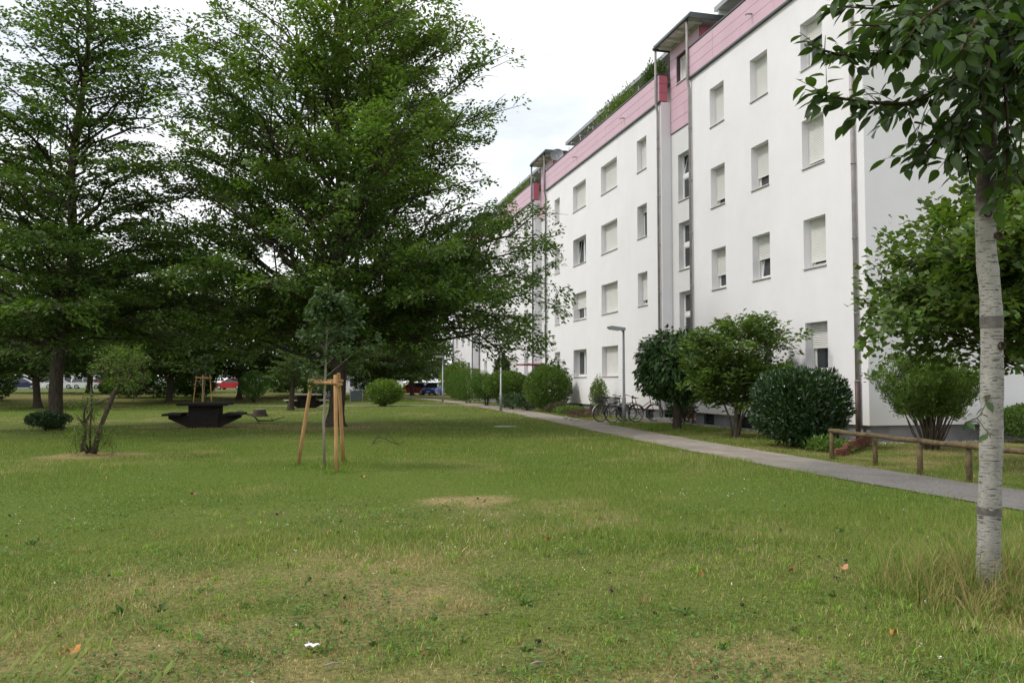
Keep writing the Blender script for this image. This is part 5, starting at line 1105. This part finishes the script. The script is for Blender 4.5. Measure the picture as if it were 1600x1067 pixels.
# bin shelter of dark panels in a pale frame
bs = thing('bin_shelter', (4.25, 66.2, .05), 'low dark panelled bin shelter with a pale metal frame beyond the broad tree trunk', 'bin shelter')
m = MB()
for x in (-.85, .85):
    for y in (-.5, .5): m.box(x-.035, x+.035, y-.035, y+.035, -.05, 1.28)
m.build('frame', M['galv'], bs); m = MB(); m.box(-.95, .95, -.6, .6, 1.28, 1.36); m.build('roof', M['galv'], bs)
bs.scale = (.55, .6, .72)
for k in range(5): m = MB(); x = -.80+k*.32; m.box(x+.004, x+.314, -.49, -.465, .1, 1.2); m.build('panel', M['metal_dark'], bs)
m = MB(); m.box(-.80, .80, .465, .49, .1, 1.2); m.build('back_panel', M['metal_dark'], bs)
# ------------------------------------------------------------------ satellite dish
sd_ = thing('satellite_dish', (14.68, 46.6, 14.63), 'grey round satellite dish standing on the pink parapet beside the second stair tower', 'satellite dish')
m = MB(); m.tube([(0, 0, 0), (0, 0, .55)], .022, 8); m.build('mast', M['galv'], sd_)
m = MB(); ax = Vector((-.45, -.85, .28)).normalized(); u = ax.orthogonal().normalized(); w = ax.cross(u); rings = 5; nseg = 20; b0 = Vector((0, 0, .50))-ax*.02
V = [tuple(b0)]
for r_ in range(1, rings+1):
    rr = .40*r_/rings; V += [tuple(b0+ax*(.10*(r_/rings)**2)+(u*math.cos(2*PI*k/nseg)+w*math.sin(2*PI*k/nseg))*rr) for k in range(nseg)]
m.v = V; m.f = [(0, 1+k, 1+(k+1) % nseg) for k in range(nseg)] + [(1+r_*nseg+k, 1+(r_+1)*nseg+k, 1+(r_+1)*nseg+(k+1) % nseg, 1+r_*nseg+(k+1) % nseg) for r_ in range(rings-1) for k in range(nseg)]; m.sm = [True]*len(m.f); m.build('dish', M['dish'], sd_)
m = MB(); m.tube([b0+w*.30+ax*.05, b0+ax*.42], .010, 6); m.tube([b0+ax*.38, b0+ax*.48], .035, 8); m.build('feed_arm', M['galv'], sd_)

# ------------------------------------------------------------------ parked cars
def car(loc, rz, paint, label, L=4.1, W=1.72, H=1.48, kind='hatch'):
    t = thing('parked_car', loc, label, 'car', 'cars parked along the road', rz); s = L/4.1; h = H/1.48
    lower = [(-2.02, .34), (-2.05, .60), (-1.96, .88), (-1.2, .96), (.75, .93), (1.55, .84), (1.98, .70), (2.05, .50), (2.0, .26), (1.72, .20), (-1.75, .20)]
    m = MB(); b = 0; secs = [(-W/2+.05, .965), (-W/2, 1.0), (W/2, 1.0), (W/2-.05, .965)]
    n = len(lower)
    for y, k in ((-W/2, .97), (-W/2+.06, 1), (W/2-.06, 1), (W/2, .97)): m.v += [(x*k*s, y, (.5+(z-.5)*k)*h) for x, z in lower]
    for q in range(3):
        for k in range(n): m.f.append((q*n+k, q*n+(k+1) % n, (q+1)*n+(k+1) % n, (q+1)*n+k)); m.sm.append(False)
    m.f += [tuple(range(n-1, -1, -1)), tuple(3*n+k for k in range(n))]; m.sm += [False, False]; m.build('body', paint, t)
    top = [(-1.85, .93), (-1.52, 1.40), (-1.0, 1.48), (.05, 1.46), (.95, .92)] if kind == 'hatch' else [(-1.95, .93), (-1.85, 1.40), (-1.2, 1.50), (.1, 1.48), (.95, .92)]
    m = MB(); n = len(top)
    for y, k in ((-W/2+.05, 0), (-W/2+.20, 1), (W/2-.20, 1), (W/2-.05, 0)):
        m.v += [(x*s, (y if z < 1 else (-1 if y < 0 else 1)*(W/2-.20)), z*h) for x, z in top] if k == 0 else [(x*s*.995, y if z > 1 else y, (z+.015 if z > 1 else z)*h) for x, z in top]
    for q in range(3):
        for k in range(n-1): m.f.append((q*n+k, q*n+k+1, (q+1)*n+k+1, (q+1)*n+k)); m.sm.append(False)
    m.f += [tuple(range(n-1, -1, -1)), tuple(3*n+k for k in range(n))]; m.sm += [False, False]; m.build('cabin', M['car_glass'], t)
    m = MB(); xr0, xr1 = top[1][0]*s, top[3][0]*s; m.box(xr0-.02, xr1+.05, -W/2+.2, W/2-.2, 1.455*h+.015, 1.50*h+.02)
    for y in (-1, 1):
        m.tube([(top[0][0]*s, y*(W/2-.07), .93*h), (top[1][0]*s, y*(W/2-.2), 1.44*h)], .05, 6); m.tube([(top[4][0]*s, y*(W/2-.07), .93*h), (top[3][0]*s, y*(W/2-.2), 1.48*h)], .04, 6); m.tube([(-.45*s, y*(W/2-.055), .93*h), (-.5*s, y*(W/2-.195), 1.47*h)], .045, 6)
    m.build('roof', paint, t)
    for x in (-1.28*s, 1.28*s):
        for y in (-1, 1):
            m = MB(); m.tube([(x, y*(W/2-.17), .31), (x, y*(W/2+.012), .31)], .31, 18); w = m.build('wheel', M['black'], t); m = MB(); m.tube([(x, y*(W/2-.05), .31), (x, y*(W/2+.02), .31)], .20, 12); m.build('rim', M['chrome'], w)
    for y in (-.62, .62):
        m = MB(); m.obox(Matrix.Translation((1.93*s, y, .66*h)), .16, .32, .15); m.build('headlight', M['lens'], t); m = MB(); m.obox(Matrix.Translation((-1.99*s, y*1.1, .74*h)), .12, .16, .26); m.build('tail_light', M['red_paint'], t)
    m = MB(); m.box(2.03*s, 2.06*s, -.26, .26, .36, .47); m.build('number_plate', M['pvc'], t)
    for y in (-1, 1): m = MB(); m.obox(Matrix.Translation((.75*s, y*(W/2+.06), .98*h)), .12, .17, .12); m.build('door_mirror', paint, t)
    return t
P_ = lambda n, c: mat(n, c, .28, .5, coat=.6)
c_blue, c_red, c_white, c_silver, c_navy, c_sky = P_('blue car paint', (.03, .07, .42)), P_('red car paint', (.50, .015, .025)), P_('white car paint', (.72, .72, .72)), P_('silver car paint', (.42, .43, .45)), P_('navy car paint', (.015, .014, .09)), P_('light blue car paint', (.22, .34, .55))
def car_at(u, v_base, depth, rz, paint, label, **k):
    p = at(u, v_base, depth); car((p[0], p[1], float(terrain(p[0], p[1]))+.03), rz, paint, label, **k)
car_at(642, 617, 104, R(170), c_red, 'red hatchback parked beyond the bright rounded lawn bush')
car_at(676, 617, 103, R(-115), c_blue, 'blue car parked beside the dark tree trunk at the end of the path')
car_at(690, 616, 106, R(-105), c_silver, 'silver car at the end of the row, partly behind the far lamp post')
car_at(671, 612, 112, R(-110), c_sky, 'pale blue car just behind the blue one')
car_at(361, 614, 108, R(160), c_red, 'red car half hidden by the clipped round shrub')
car_at(34, 607, 119, R(10), c_navy, 'dark blue car on the bank at the far end of the lawn', kind='van')
car_at(93, 607, 121, R(5), c_white, 'white car on the bank, half hidden by the trunk of the tall conical tree')
car_at(136, 607, 121, R(5), c_white, 'white car on the bank, just left of the small red one', kind='van')
car_at(166, 606, 122, R(0), c_red, 'small red car on the bank behind the scraggly shrub')
car_at(228, 606, 120, R(4), c_silver, 'silver car glimpsed through the dark hedge')
# far houses glimpsed under the trees
M['roof_tile'] = mat('grey brown roof tiles', (.09, .075, .065), .9, .2, var=.2)
def house(loc, w, d, h, label, rz, roof=2.2):
    t = thing('far_house', loc, label, 'house', 'pale houses beyond the road', rz)
    m = MB(); m.box(-w/2, w/2, -d/2, d/2, -.3, h); m.build('wall', M['stucco'], t)
    m = MB(); m.v = [(-w/2-.4, -d/2-.5, h), (w/2+.4, -d/2-.5, h), (w/2+.4, d/2+.5, h), (-w/2-.4, d/2+.5, h), (-w/2-.4, 0, h+roof), (w/2+.4, 0, h+roof)]; m.f = [(0, 1, 5, 4), (2, 3, 4, 5), (1, 2, 5), (3, 0, 4), (0, 3, 2, 1)]; m.sm = [False]*5; m.build('roof', M['roof_tile'], t)
    n = int(w/3)
    for fl in range(int(h/2.8)):
        for k in range(n):
            x = -w/2+(k+.5)*w/n; z = .9+fl*2.8; m = MB(); m.box(x-.6, x+.6, -d/2-.05, -d/2-.002, z, z+1.4); wi = m.build('window', M['pvc'], t)
            m = MB(); m.box(x-.52, x+.52, -d/2-.07, -d/2-.051, z+.08, z+1.32); m.build('pane', M['glass'], wi)
for (u, dp, w, h, lab) in ((60, 150, 14, 6.2, 'white house wall seen left of the conical tree trunk'), (150, 152, 17, 5.6, 'pale house behind the white car on the bank'), (560, 128, 12, 5.6, 'pale house seen under the broad tree beside its trunk'), ):
    p = at(u, 600, dp); house((p[0], p[1], float(terrain(p[0], p[1]))), w, 9, h, lab, R(random.uniform(-6, 6)))
# far band of woodland that reads as one mass
rs = np.random.default_rng(77); n = 32000
xx = rs.uniform(-170, 30, n); yy = 165+rs.uniform(0, 16, n)+.05*np.abs(xx); hh = 11+4.5*(fbm(xx/9, yy*0, 3, 4)-.4)*2; zz = hh*rs.random(n)**.6
P = np.stack([xx, yy, zz], 1); D = rs.normal(0, 1, (n, 3)); N = rs.normal(0, .5, (n, 3))+np.array([0, -.5, 1]); Lq = rs.uniform(.5, .95, n)
o = link_mesh('woodland', leaves_mesh('woodland', P, D, N, Lq, Lq*.7, leaf_tint(n, .5, 1.4)), LM['back']); tag(o, 'distant belt of trees beyond the road and houses', kind='stuff')
# ------------------------------------------------------------------ grass
def on_path(x, y, mg=0.0):
    c = path_center(y); a = (np.abs(x - c) < PATH_W/2 - .04 + mg) & (y < 95)
    b = (np.abs(y - np.interp(x, [-6, 0, 7, 11.2], [59.5, 57.5, 56, 55])) < .55) & (x > -6) & (x < 11.5)
    e = (x > 11.05) & (x < 14.6) & (((y > 29.65) & (y < 32.35)) | ((y > 48.6) & (y < 51.4)) )
    return a | b | e | ((x > FX+.05) & (y > 18.85))
rg = np.random.default_rng(99)
def scatter(n, d0, d1, p, half=42.0):
    """density falls with distance: more, finer blades where one can see them"""
    u = rg.random(n); e = 1-p; d = (d0**e + u*(d1**e - d0**e))**(1/e)
    a = R(YAW) + R(half)*rg.uniform(-1, 1, n); return d*np.sin(a), d*np.cos(a), d
def blade_colors(x, y, n):
    dry = dry_amount(x, y); isdry = rg.random(n) < (0.06 + 0.86*dry)
    k = fbm(x/3.3+9, y/3.3, 88, 3)[:, None]; k = np.clip((k-.3)*2.2, 0, 1)
    g = (GREEN*(1-k) + GREEN2*k)*rg.uniform(.65, 1.35, n)[:, None]*(1+rg.normal(0, .07, (n, 3)))
    d = DRY*rg.uniform(.6, 1.25, n)[:, None]*(1+rg.normal(0, .06, (n, 3)))
    far = sstep(20, 45, np.hypot(x, y))[:, None]*.22
    c = np.where(isdry[:, None], d, g); return c*(1-far) + far*(.6*GREEN2+.4*DRY*.7), isdry, dry
def blades(name, x, y, h, w, col, lean=0.45, segs=1, curl=.5, z=None):
    n = len(x); az = rg.uniform(0, 2*PI, n); fa = rg.uniform(0, 2*PI, n); ln = np.abs(rg.normal(0, lean, n))+.08
    b = np.stack([x, y, terrain(x, y) - .004 if z is None else z], 1); s = np.stack([np.cos(fa), np.sin(fa), np.zeros(n)], 1)*w[:, None]*.5
    d = np.stack([np.cos(az)*np.sin(ln), np.sin(az)*np.sin(ln), np.cos(ln)], 1)
    if segs == 1:
        v = np.stack([b-s, b+s, b+d*h[:, None]], 1).reshape(-1, 3); t = np.arange(3*n).reshape(-1, 3); return v, t, np.repeat(col, 3, 0)
    mid = b + d*(h*.55)[:, None]; l2 = ln*(1+curl)+.25*curl; d2 = np.stack([np.cos(az)*np.sin(l2), np.sin(az)*np.sin(l2), np.cos(l2)], 1); tip = mid + d2*(h*.5)[:, None]
    v = np.stack([b-s, b+s, mid+s*.75, mid-s*.75, tip], 1).reshape(-1, 3); q = np.arange(n)[:, None]*5
    t = np.concatenate([q+[0, 1, 2], q+[0, 2, 3], q+[3, 2, 4]]); return v, t, np.repeat(col, 5, 0)
def height(x, y, dry):
    lush = fbm(x/2.1-4, y/2.1, 55, 4); h = .022 + .050*sstep(.32, .72, lush)
    h = h*(1-.45*dry); pe = path_center(y) - x - PATH_W/2
    h = h*(1 + 1.0*(1-sstep(.1, 2.2, np.abs(pe-.9)))*(y > 6)); return h
V, T, C, nb = [], [], [], 0
def add(r):
    global nb
    V.append(r[0]); T.append(r[1]+nb); C.append(r[2]); nb += len(r[0])
n = 200000; x, y, d = scatter(n, 2.4, 9.0, .35); k = ~on_path(x, y); x, y, d = x[k], y[k], d[k]
c, isd, dry = blade_colors(x, y, len(x)); bare = sstep(.40, .62, fbm(x/.55+7, y/.55, 131, 3))*(1-sstep(4.5, 8, d)); kp = rg.random(len(x)) > .45*bare; x, y, d, c, isd, dry = x[kp], y[kp], d[kp], c[kp], isd[kp], dry[kp]
h = height(x, y, dry)*rg.uniform(.6, 1.9, len(x)); w = rg.uniform(.003, .0075, len(x)); c = c*rg.uniform(.75, 1.4, len(x))[:, None]; add(blades('g', x, y, h, w, c, lean=.62, segs=2))
n = 310000; x, y, d = scatter(n, 8.6, 30, .55); k = ~on_path(x, y); x, y, d = x[k], y[k], d[k]
c, isd, dry = blade_colors(x, y, len(x)); h = height(x, y, dry)*rg.uniform(.6, 1.5, len(x)); w = .0032*np.maximum(1, d/6.5)*rg.uniform(.7, 1.3, len(x)); add(blades('g', x, y, h, w, c, lean=.5))
n = 170000; x, y, d = scatter(n, 29, 92, .75, 40); k = ~on_path(x, y); x, y, d = x[k], y[k], d[k]
c, isd, dry = blade_colors(x, y, len(x)); h = height(x, y, dry)*rg.uniform(.7, 1.6, len(x)); w = .0026*d/5.0*rg.uniform(.8, 1.4, len(x)); add(blades('g', x, y, h, w, c, lean=.45))
LM['grass'] = leaf_mat('grass blade', (1, 1, 1), .30, .6, .2, tcol=(1.2, 1.25, .8))
o = link_mesh('grass', np_mesh('grass', np.concatenate(V), np.concatenate(T), np.concatenate(C)), LM['grass']); tag(o, 'mown lawn grass with dry straw patches', kind='stuff')
# longer grass: verge, around trunks, stakes and posts
V, T, C, nb = [], [], [], 0
def tuft(cx, cy, rad, n, h0, dryf, w0=.005, lean=.4, power=.5, bright=1.0):
    a = rg.uniform(0, 2*PI, n); r = rad*rg.random(n)**power; x, y = cx+r*np.cos(a), cy+r*np.sin(a); isd = rg.random(n) < dryf
    c = np.where(isd[:, None], np.array([.40, .31, .15])*rg.uniform(.55, 1.2, n)[:, None], GREEN*1.15*bright*rg.uniform(.6, 1.3, n)[:, None]); add(blades('t', x, y, h0*rg.uniform(.4, 1.15, n)*(1.1-.5*(r/rad)), w0*rg.uniform(.6, 1.3, n), c, lean=lean, segs=2, curl=.9))
tuft(NT[0], NT[1], .55, 1500, .42, .35, lean=.5, bright=.75); tuft(NT[0]-.05, NT[1]+.1, .75, 1700, .30, .5, lean=.65); tuft(NT[0]+.3, NT[1]-.1, .5, 1100, .34, .85, lean=.7); tuft(NT[0]-.32, NT[1]+.25, .5, 650, .40, .4, lean=.6, power=.8); tuft(NT[0]+.5, NT[1]+.5, .7, 1000, .50, .3, lean=.5)
for k in range(26): tuft(NT[0]+random.gauss(-.05, .4), NT[1]+random.gauss(.05, .38), random.uniform(.05, .12), 34, random.uniform(.25, .62), random.choice([.1, .5, .95]), .005, lean=.5)
for k in range(80):
    tuft(NT[0]+random.gauss(-.05, .34), NT[1]+random.gauss(.05, .35), random.uniform(.02, .08), 11, random.uniform(.45, .85), random.choice([.1, .3, .95]), .0055, lean=.42, bright=random.uniform(.5, 1.3))
for k in range(46): tuft(random.uniform(11.2, 13.2), random.uniform(24.2, 29.2), .4, 110, random.uniform(.14, .26), .05, .014)
for u, v, n in ((465, 727, 220), (526, 739, 260), (537, 724, 160), (507, 731, 500), (490, 733, 200)): g_ = on_ground(u, v); tuft(g_[0], g_[1], .28, n, .16, .05, .008)
for p in rp[:4]: tuft(p[0], p[1], .22, 160, .16, .4, .007)
for k in range(150):
    y = random.uniform(15, 46); x = path_center(y) + PATH_W/2 + random.random()**1.5*2.6 + .05
    if x < 14.4 and not (29.4 < y < 32.6): tuft(x, y, .35, 90, random.uniform(.07, .16), random.uniform(.05, .6), .010)
for k in range(70):
    y = random.uniform(8, 40); x = path_center(y) - PATH_W/2 - random.uniform(-.03, .25); tuft(x, y, .25, 60, random.uniform(.06, .13), .15, .008)
for k in range(900):
    x, y, d = (float(q[0]) for q in scatter(1, 3.2, 11, .25)); tuft(x, y, random.uniform(.03, .16), 30, random.uniform(.04, .12), random.choice([0, 0, .05, .1, .4, .95]), .0075, lean=.65, bright=random.uniform(.7, 1.7))
o = link_mesh('tall_grass', np_mesh('tall_grass', np.concatenate(V), np.concatenate(T), np.concatenate(C)), LM['grass']); tag(o, 'longer grass around the pale trunk, the stakes and the path edges', kind='stuff')
# barley grass in the near corner
V, T, C, nb = [], [], [], 0
for k in range(30):
    u, v = random.uniform(-60, 90), random.uniform(1010, 1120)
    if k > 25: u, v = random.uniform(150, 260), random.uniform(1040, 1100)
    g_ = np.array(on_ground(u, v)); L = random.uniform(.16, .30); az = random.uniform(-.5, .35); d = np.array([math.cos(az)*.62, math.sin(az)*.5, .75])*L*random.uniform(.6, 1.1); top = g_ + d
    s = np.array([-.0012, .0, 0]); col = np.array([.26, .31, .10])*random.uniform(.8, 1.2)
    vv = np.array([g_-s, g_+s, g_+d*.6+[0, 0, .02], top]); add((vv, np.array([[0, 1, 2], [0, 2, 3]]), np.tile(col, (4, 1))))
    e = norm(top-(g_+d*.6)); sd = norm(np.cross(e, CF))
    for q in range(16):
        b = top + e*.004*q; ang = .30*(1 if q % 2 else -1); dd = norm(e + sd*ang + rg.normal(0, .06, 3)); tip = b + dd*random.uniform(.03, .055); vv = np.array([b-CU*.0012, b+CU*.0012, tip]); add((vv, np.array([[0, 1, 2]]), np.tile(col*1.5, (3, 1))))
        kk = b + dd*.014; vv = np.array([b, b+dd*.006+sd*.0025, kk, b+dd*.006-sd*.0025]); add((vv, np.array([[0, 1, 2], [0, 2, 3]]), np.tile(col*1.5, (4, 1))))
o = link_mesh('barley_grass', np_mesh('barley_grass', np.concatenate(V), np.concatenate(T), np.concatenate(C)), LM['grass']); tag(o, 'bearded barley grass leaning in the near left corner', kind='stuff')
# clover and broad leaved weeds
V, T, C, nb = [], [], [], 0
def leaflets(x, y, z, size, col, up=.9):
    n = len(x); az = rg.uniform(0, 2*PI, n); N = norm(np.stack([rg.normal(0, .35, n), rg.normal(0, .35, n), np.ones(n)], 1)); d = norm(np.cross(N, np.stack([np.cos(az), np.sin(az), np.zeros(n)], 1))); s = np.cross(N, d); p = np.stack([x, y, z], 1)
    v = np.stack([p, p+d*size[:, None]*.55+s*size[:, None]*.42, p+d*size[:, None], p+d*size[:, None]*.55-s*size[:, None]*.42], 1).reshape(-1, 3); q = np.arange(n)[:, None]*4; add((v, np.concatenate([q+[0, 1, 2], q+[0, 2, 3]]), np.repeat(col, 4, 0)))
n = 90000; x, y, d = scatter(n, 2.6, 17, .3); m_ = fbm(x/1.5+1.7, y/1.5, 141, 4)*.6+fbm(x/.35, y/.35, 143, 3)*.4; kp = (m_ > .45) & ~on_path(x, y) & (rg.random(n) < sstep(.45, .60, m_)); x, y = x[kp], y[kp]; n = len(x)
leaflets(x, y, terrain(x, y)+rg.uniform(.012, .048, n), rg.uniform(.013, .034, n), np.array([.095, .175, .040])*rg.uniform(.5, 1.5, n)[:, None])
for k in range(90):
    x, y, d = (float(q[0]) for q in scatter(1, 3.4, 10, .3))
    if bool(on_path(np.array([x]), np.array([y]))[0]): continue
    n = random.randint(4, 15); az = rg.uniform(0, 2*PI, n); L = rg.uniform(.03, .10, n)*random.uniform(.6, 1.2); W = L*random.uniform(.18, .4); el = rg.uniform(.1, 1.2, n); dd = np.stack([np.cos(az)*np.cos(el), np.sin(az)*np.cos(el), np.sin(el)], 1); s = np.stack([-np.sin(az), np.cos(az), 0*az], 1); p = np.array([x, y, 0])+0*dd
    v = np.stack([p, p+dd*L[:, None]*.6+s*W[:, None]*.5+[0, 0, .004], p+dd*L[:, None]+[0, 0, -.012], p+dd*L[:, None]*.6-s*W[:, None]*.5+[0, 0, .004]], 1).reshape(-1, 3); q = np.arange(n)[:, None]*4; add((v, np.concatenate([q+[0, 1, 2], q+[0, 2, 3]]), np.repeat(np.array([.085, .165, .04])*rg.uniform(.6, 1.4, n)[:, None], 4, 0)))
o = link_mesh('weeds', np_mesh('weeds', np.concatenate(V), np.concatenate(T), np.concatenate(C)), LM['grass']); tag(o, 'clover patches and broad leaved weeds in the turf', kind='stuff')
V, T, C, nb = [], [], [], 0
g0 = np.array(on_ground(700, 825))
for cx, cy, sx, n in ((g0[0], g0[1], .9, 110), (5.6, 10.6, .5, 30), (-2.5, 11, 1.6, 60), (2, 8, 3, 60)):
    x, y = cx+rg.normal(0, sx, n), cy+rg.normal(0, sx*1.2, n)
    for q in range(3): leaflets(x+rg.normal(0, .004, n), y+rg.normal(0, .004, n), terrain(x, y)+rg.uniform(.045, .07, n), rg.uniform(.010, .017, n), np.tile([.75, .74, .66], (n, 1)))
o = link_mesh('clover_flowers', np_mesh('clover_flowers', np.concatenate(V), np.concatenate(T), np.concatenate(C)), LM['grass']); tag(o, 'tiny white clover flowers dotted over the lawn', kind='stuff')
# small dark cones and crumbs
m = MB()
for k in range(110):
    x, y, d = (float(q[0]) for q in scatter(1, 3.8, 12, .3)); r = random.uniform(.006, .016); m.obox(Matrix.Translation((x, y, float(terrain(x, y))+.022)) @ Matrix.Rotation(random.uniform(0, 6), 4, Vector((random.random(), random.random(), 1))), r*2, r*1.3, r*1.2)
o = m.build('crumbs', M['bark']); tag(o, 'dark bark crumbs and small cones scattered in the turf', kind='stuff')
# single fallen leaves and litter that show
FL = [(115, 1027, (.62, .27, .05), .075, 'orange fallen leaf in the near left corner'), (855, 848, (.40, .045, .03), .075, 'red fallen leaf in the middle of the lawn'), (1317, 893, (.58, .26, .13), .085, 'salmon coloured fallen leaf left of the tall grass'), (1397, 998, (.55, .24, .05), .085, 'ochre fallen leaf in front of the tall grass'),
      (1237, 898, (.42, .13, .05), .06, 'small rust fallen leaf, left of the salmon one'), (1098, 903, (.50, .15, .04), .05, 'small orange fallen leaf on the open lawn'), (1190, 842, (.35, .20, .08), .06, 'curled tan leaf on the lawn beyond the rust one'), (168, 751, (.55, .30, .10), .09, 'pale tan leaf near the scraggly shrub'), (567, 749, (.55, .25, .08), .08, 'tan leaf just right of the stake frame'), (302, 777, (.30, .13, .06), .08, 'brown leaf left of the stake frame')]
for u, v, c, L, lab in FL:
    g_ = on_ground(u, v); r = random.Random(u); n = 9; prof = []
    vv = [(0, 0, .01)]; 
    for k in range(n): a = 2*PI*k/n; q = L*.42*(1+.35*math.cos(2*a)+r.uniform(-.15, .15)); vv.append((q*math.cos(a), q*math.sin(a)*.8, .012+.02*math.sin(2*a+r.random())+r.uniform(0, .01)))
    m = MB(); m.v = vv; m.f = [(0, 1+k, 1+(k+1) % n) for k in range(n)]; m.sm = [False]*n
    o = m.build('fallen_leaf', mat('fallen leaf', tuple(q*.75+.03 for q in c), .8, .2, var=.2, scale=40)); o.location = (g_[0], g_[1], float(terrain(g_[0], g_[1]))+.03); o.rotation_euler = (r.uniform(-.3, .3), r.uniform(-.3, .3), r.uniform(0, 6)); tag(o, lab, 'leaf', 'fallen leaves on the lawn')
g_ = on_ground(488, 1018); m = MB(); r = random.Random(5); gridn = 5
for i in range(gridn):
    for j in range(3): m.v.append((i*.022-.045, j*.016-.016, .012+r.uniform(0, .018)))
for i in range(gridn-1):
    for j in range(2): a = i*3+j; m.f.append((a, a+3, a+4, a+1)); m.sm.append(False)
m.poly([(-.03, -.01, .02), (-.026, .0, .045), (-.02, .002, .045), (-.02, -.01, .02)])
o = m.build('paper_scrap', M['pvc']); o.location = (g_[0], g_[1], .02); o.rotation_euler = (0, 0, .3); tag(o, 'crumpled white paper scrap in the dry grass near the camera', 'litter')
for u, v, L, lab in ((520, 1045, .09, 'short pale stick in the turf, left of the other near stick'), (840, 1043, .1, 'short bleached stick in the turf at the near edge')):
    g_ = on_ground(u, v); m = MB(); m.tube([(-L/2, 0, .012), (0, .006, .018), (L/2, 0, .012)], [.006, .007, .004], 6); o = m.build('stick', M['grey_wood']); o.location = (g_[0], g_[1], .015); o.rotation_euler = (0, 0, .25); tag(o, lab, 'stick', 'sticks in the near turf')
tri = sum(sum(len(p.vertices)-2 for p in me.polygons) * 1 if len(me.polygons) < 3000 else len(me.polygons) for me in bpy.data.meshes)
print('objects', len(bpy.data.objects), 'triangles about', tri)
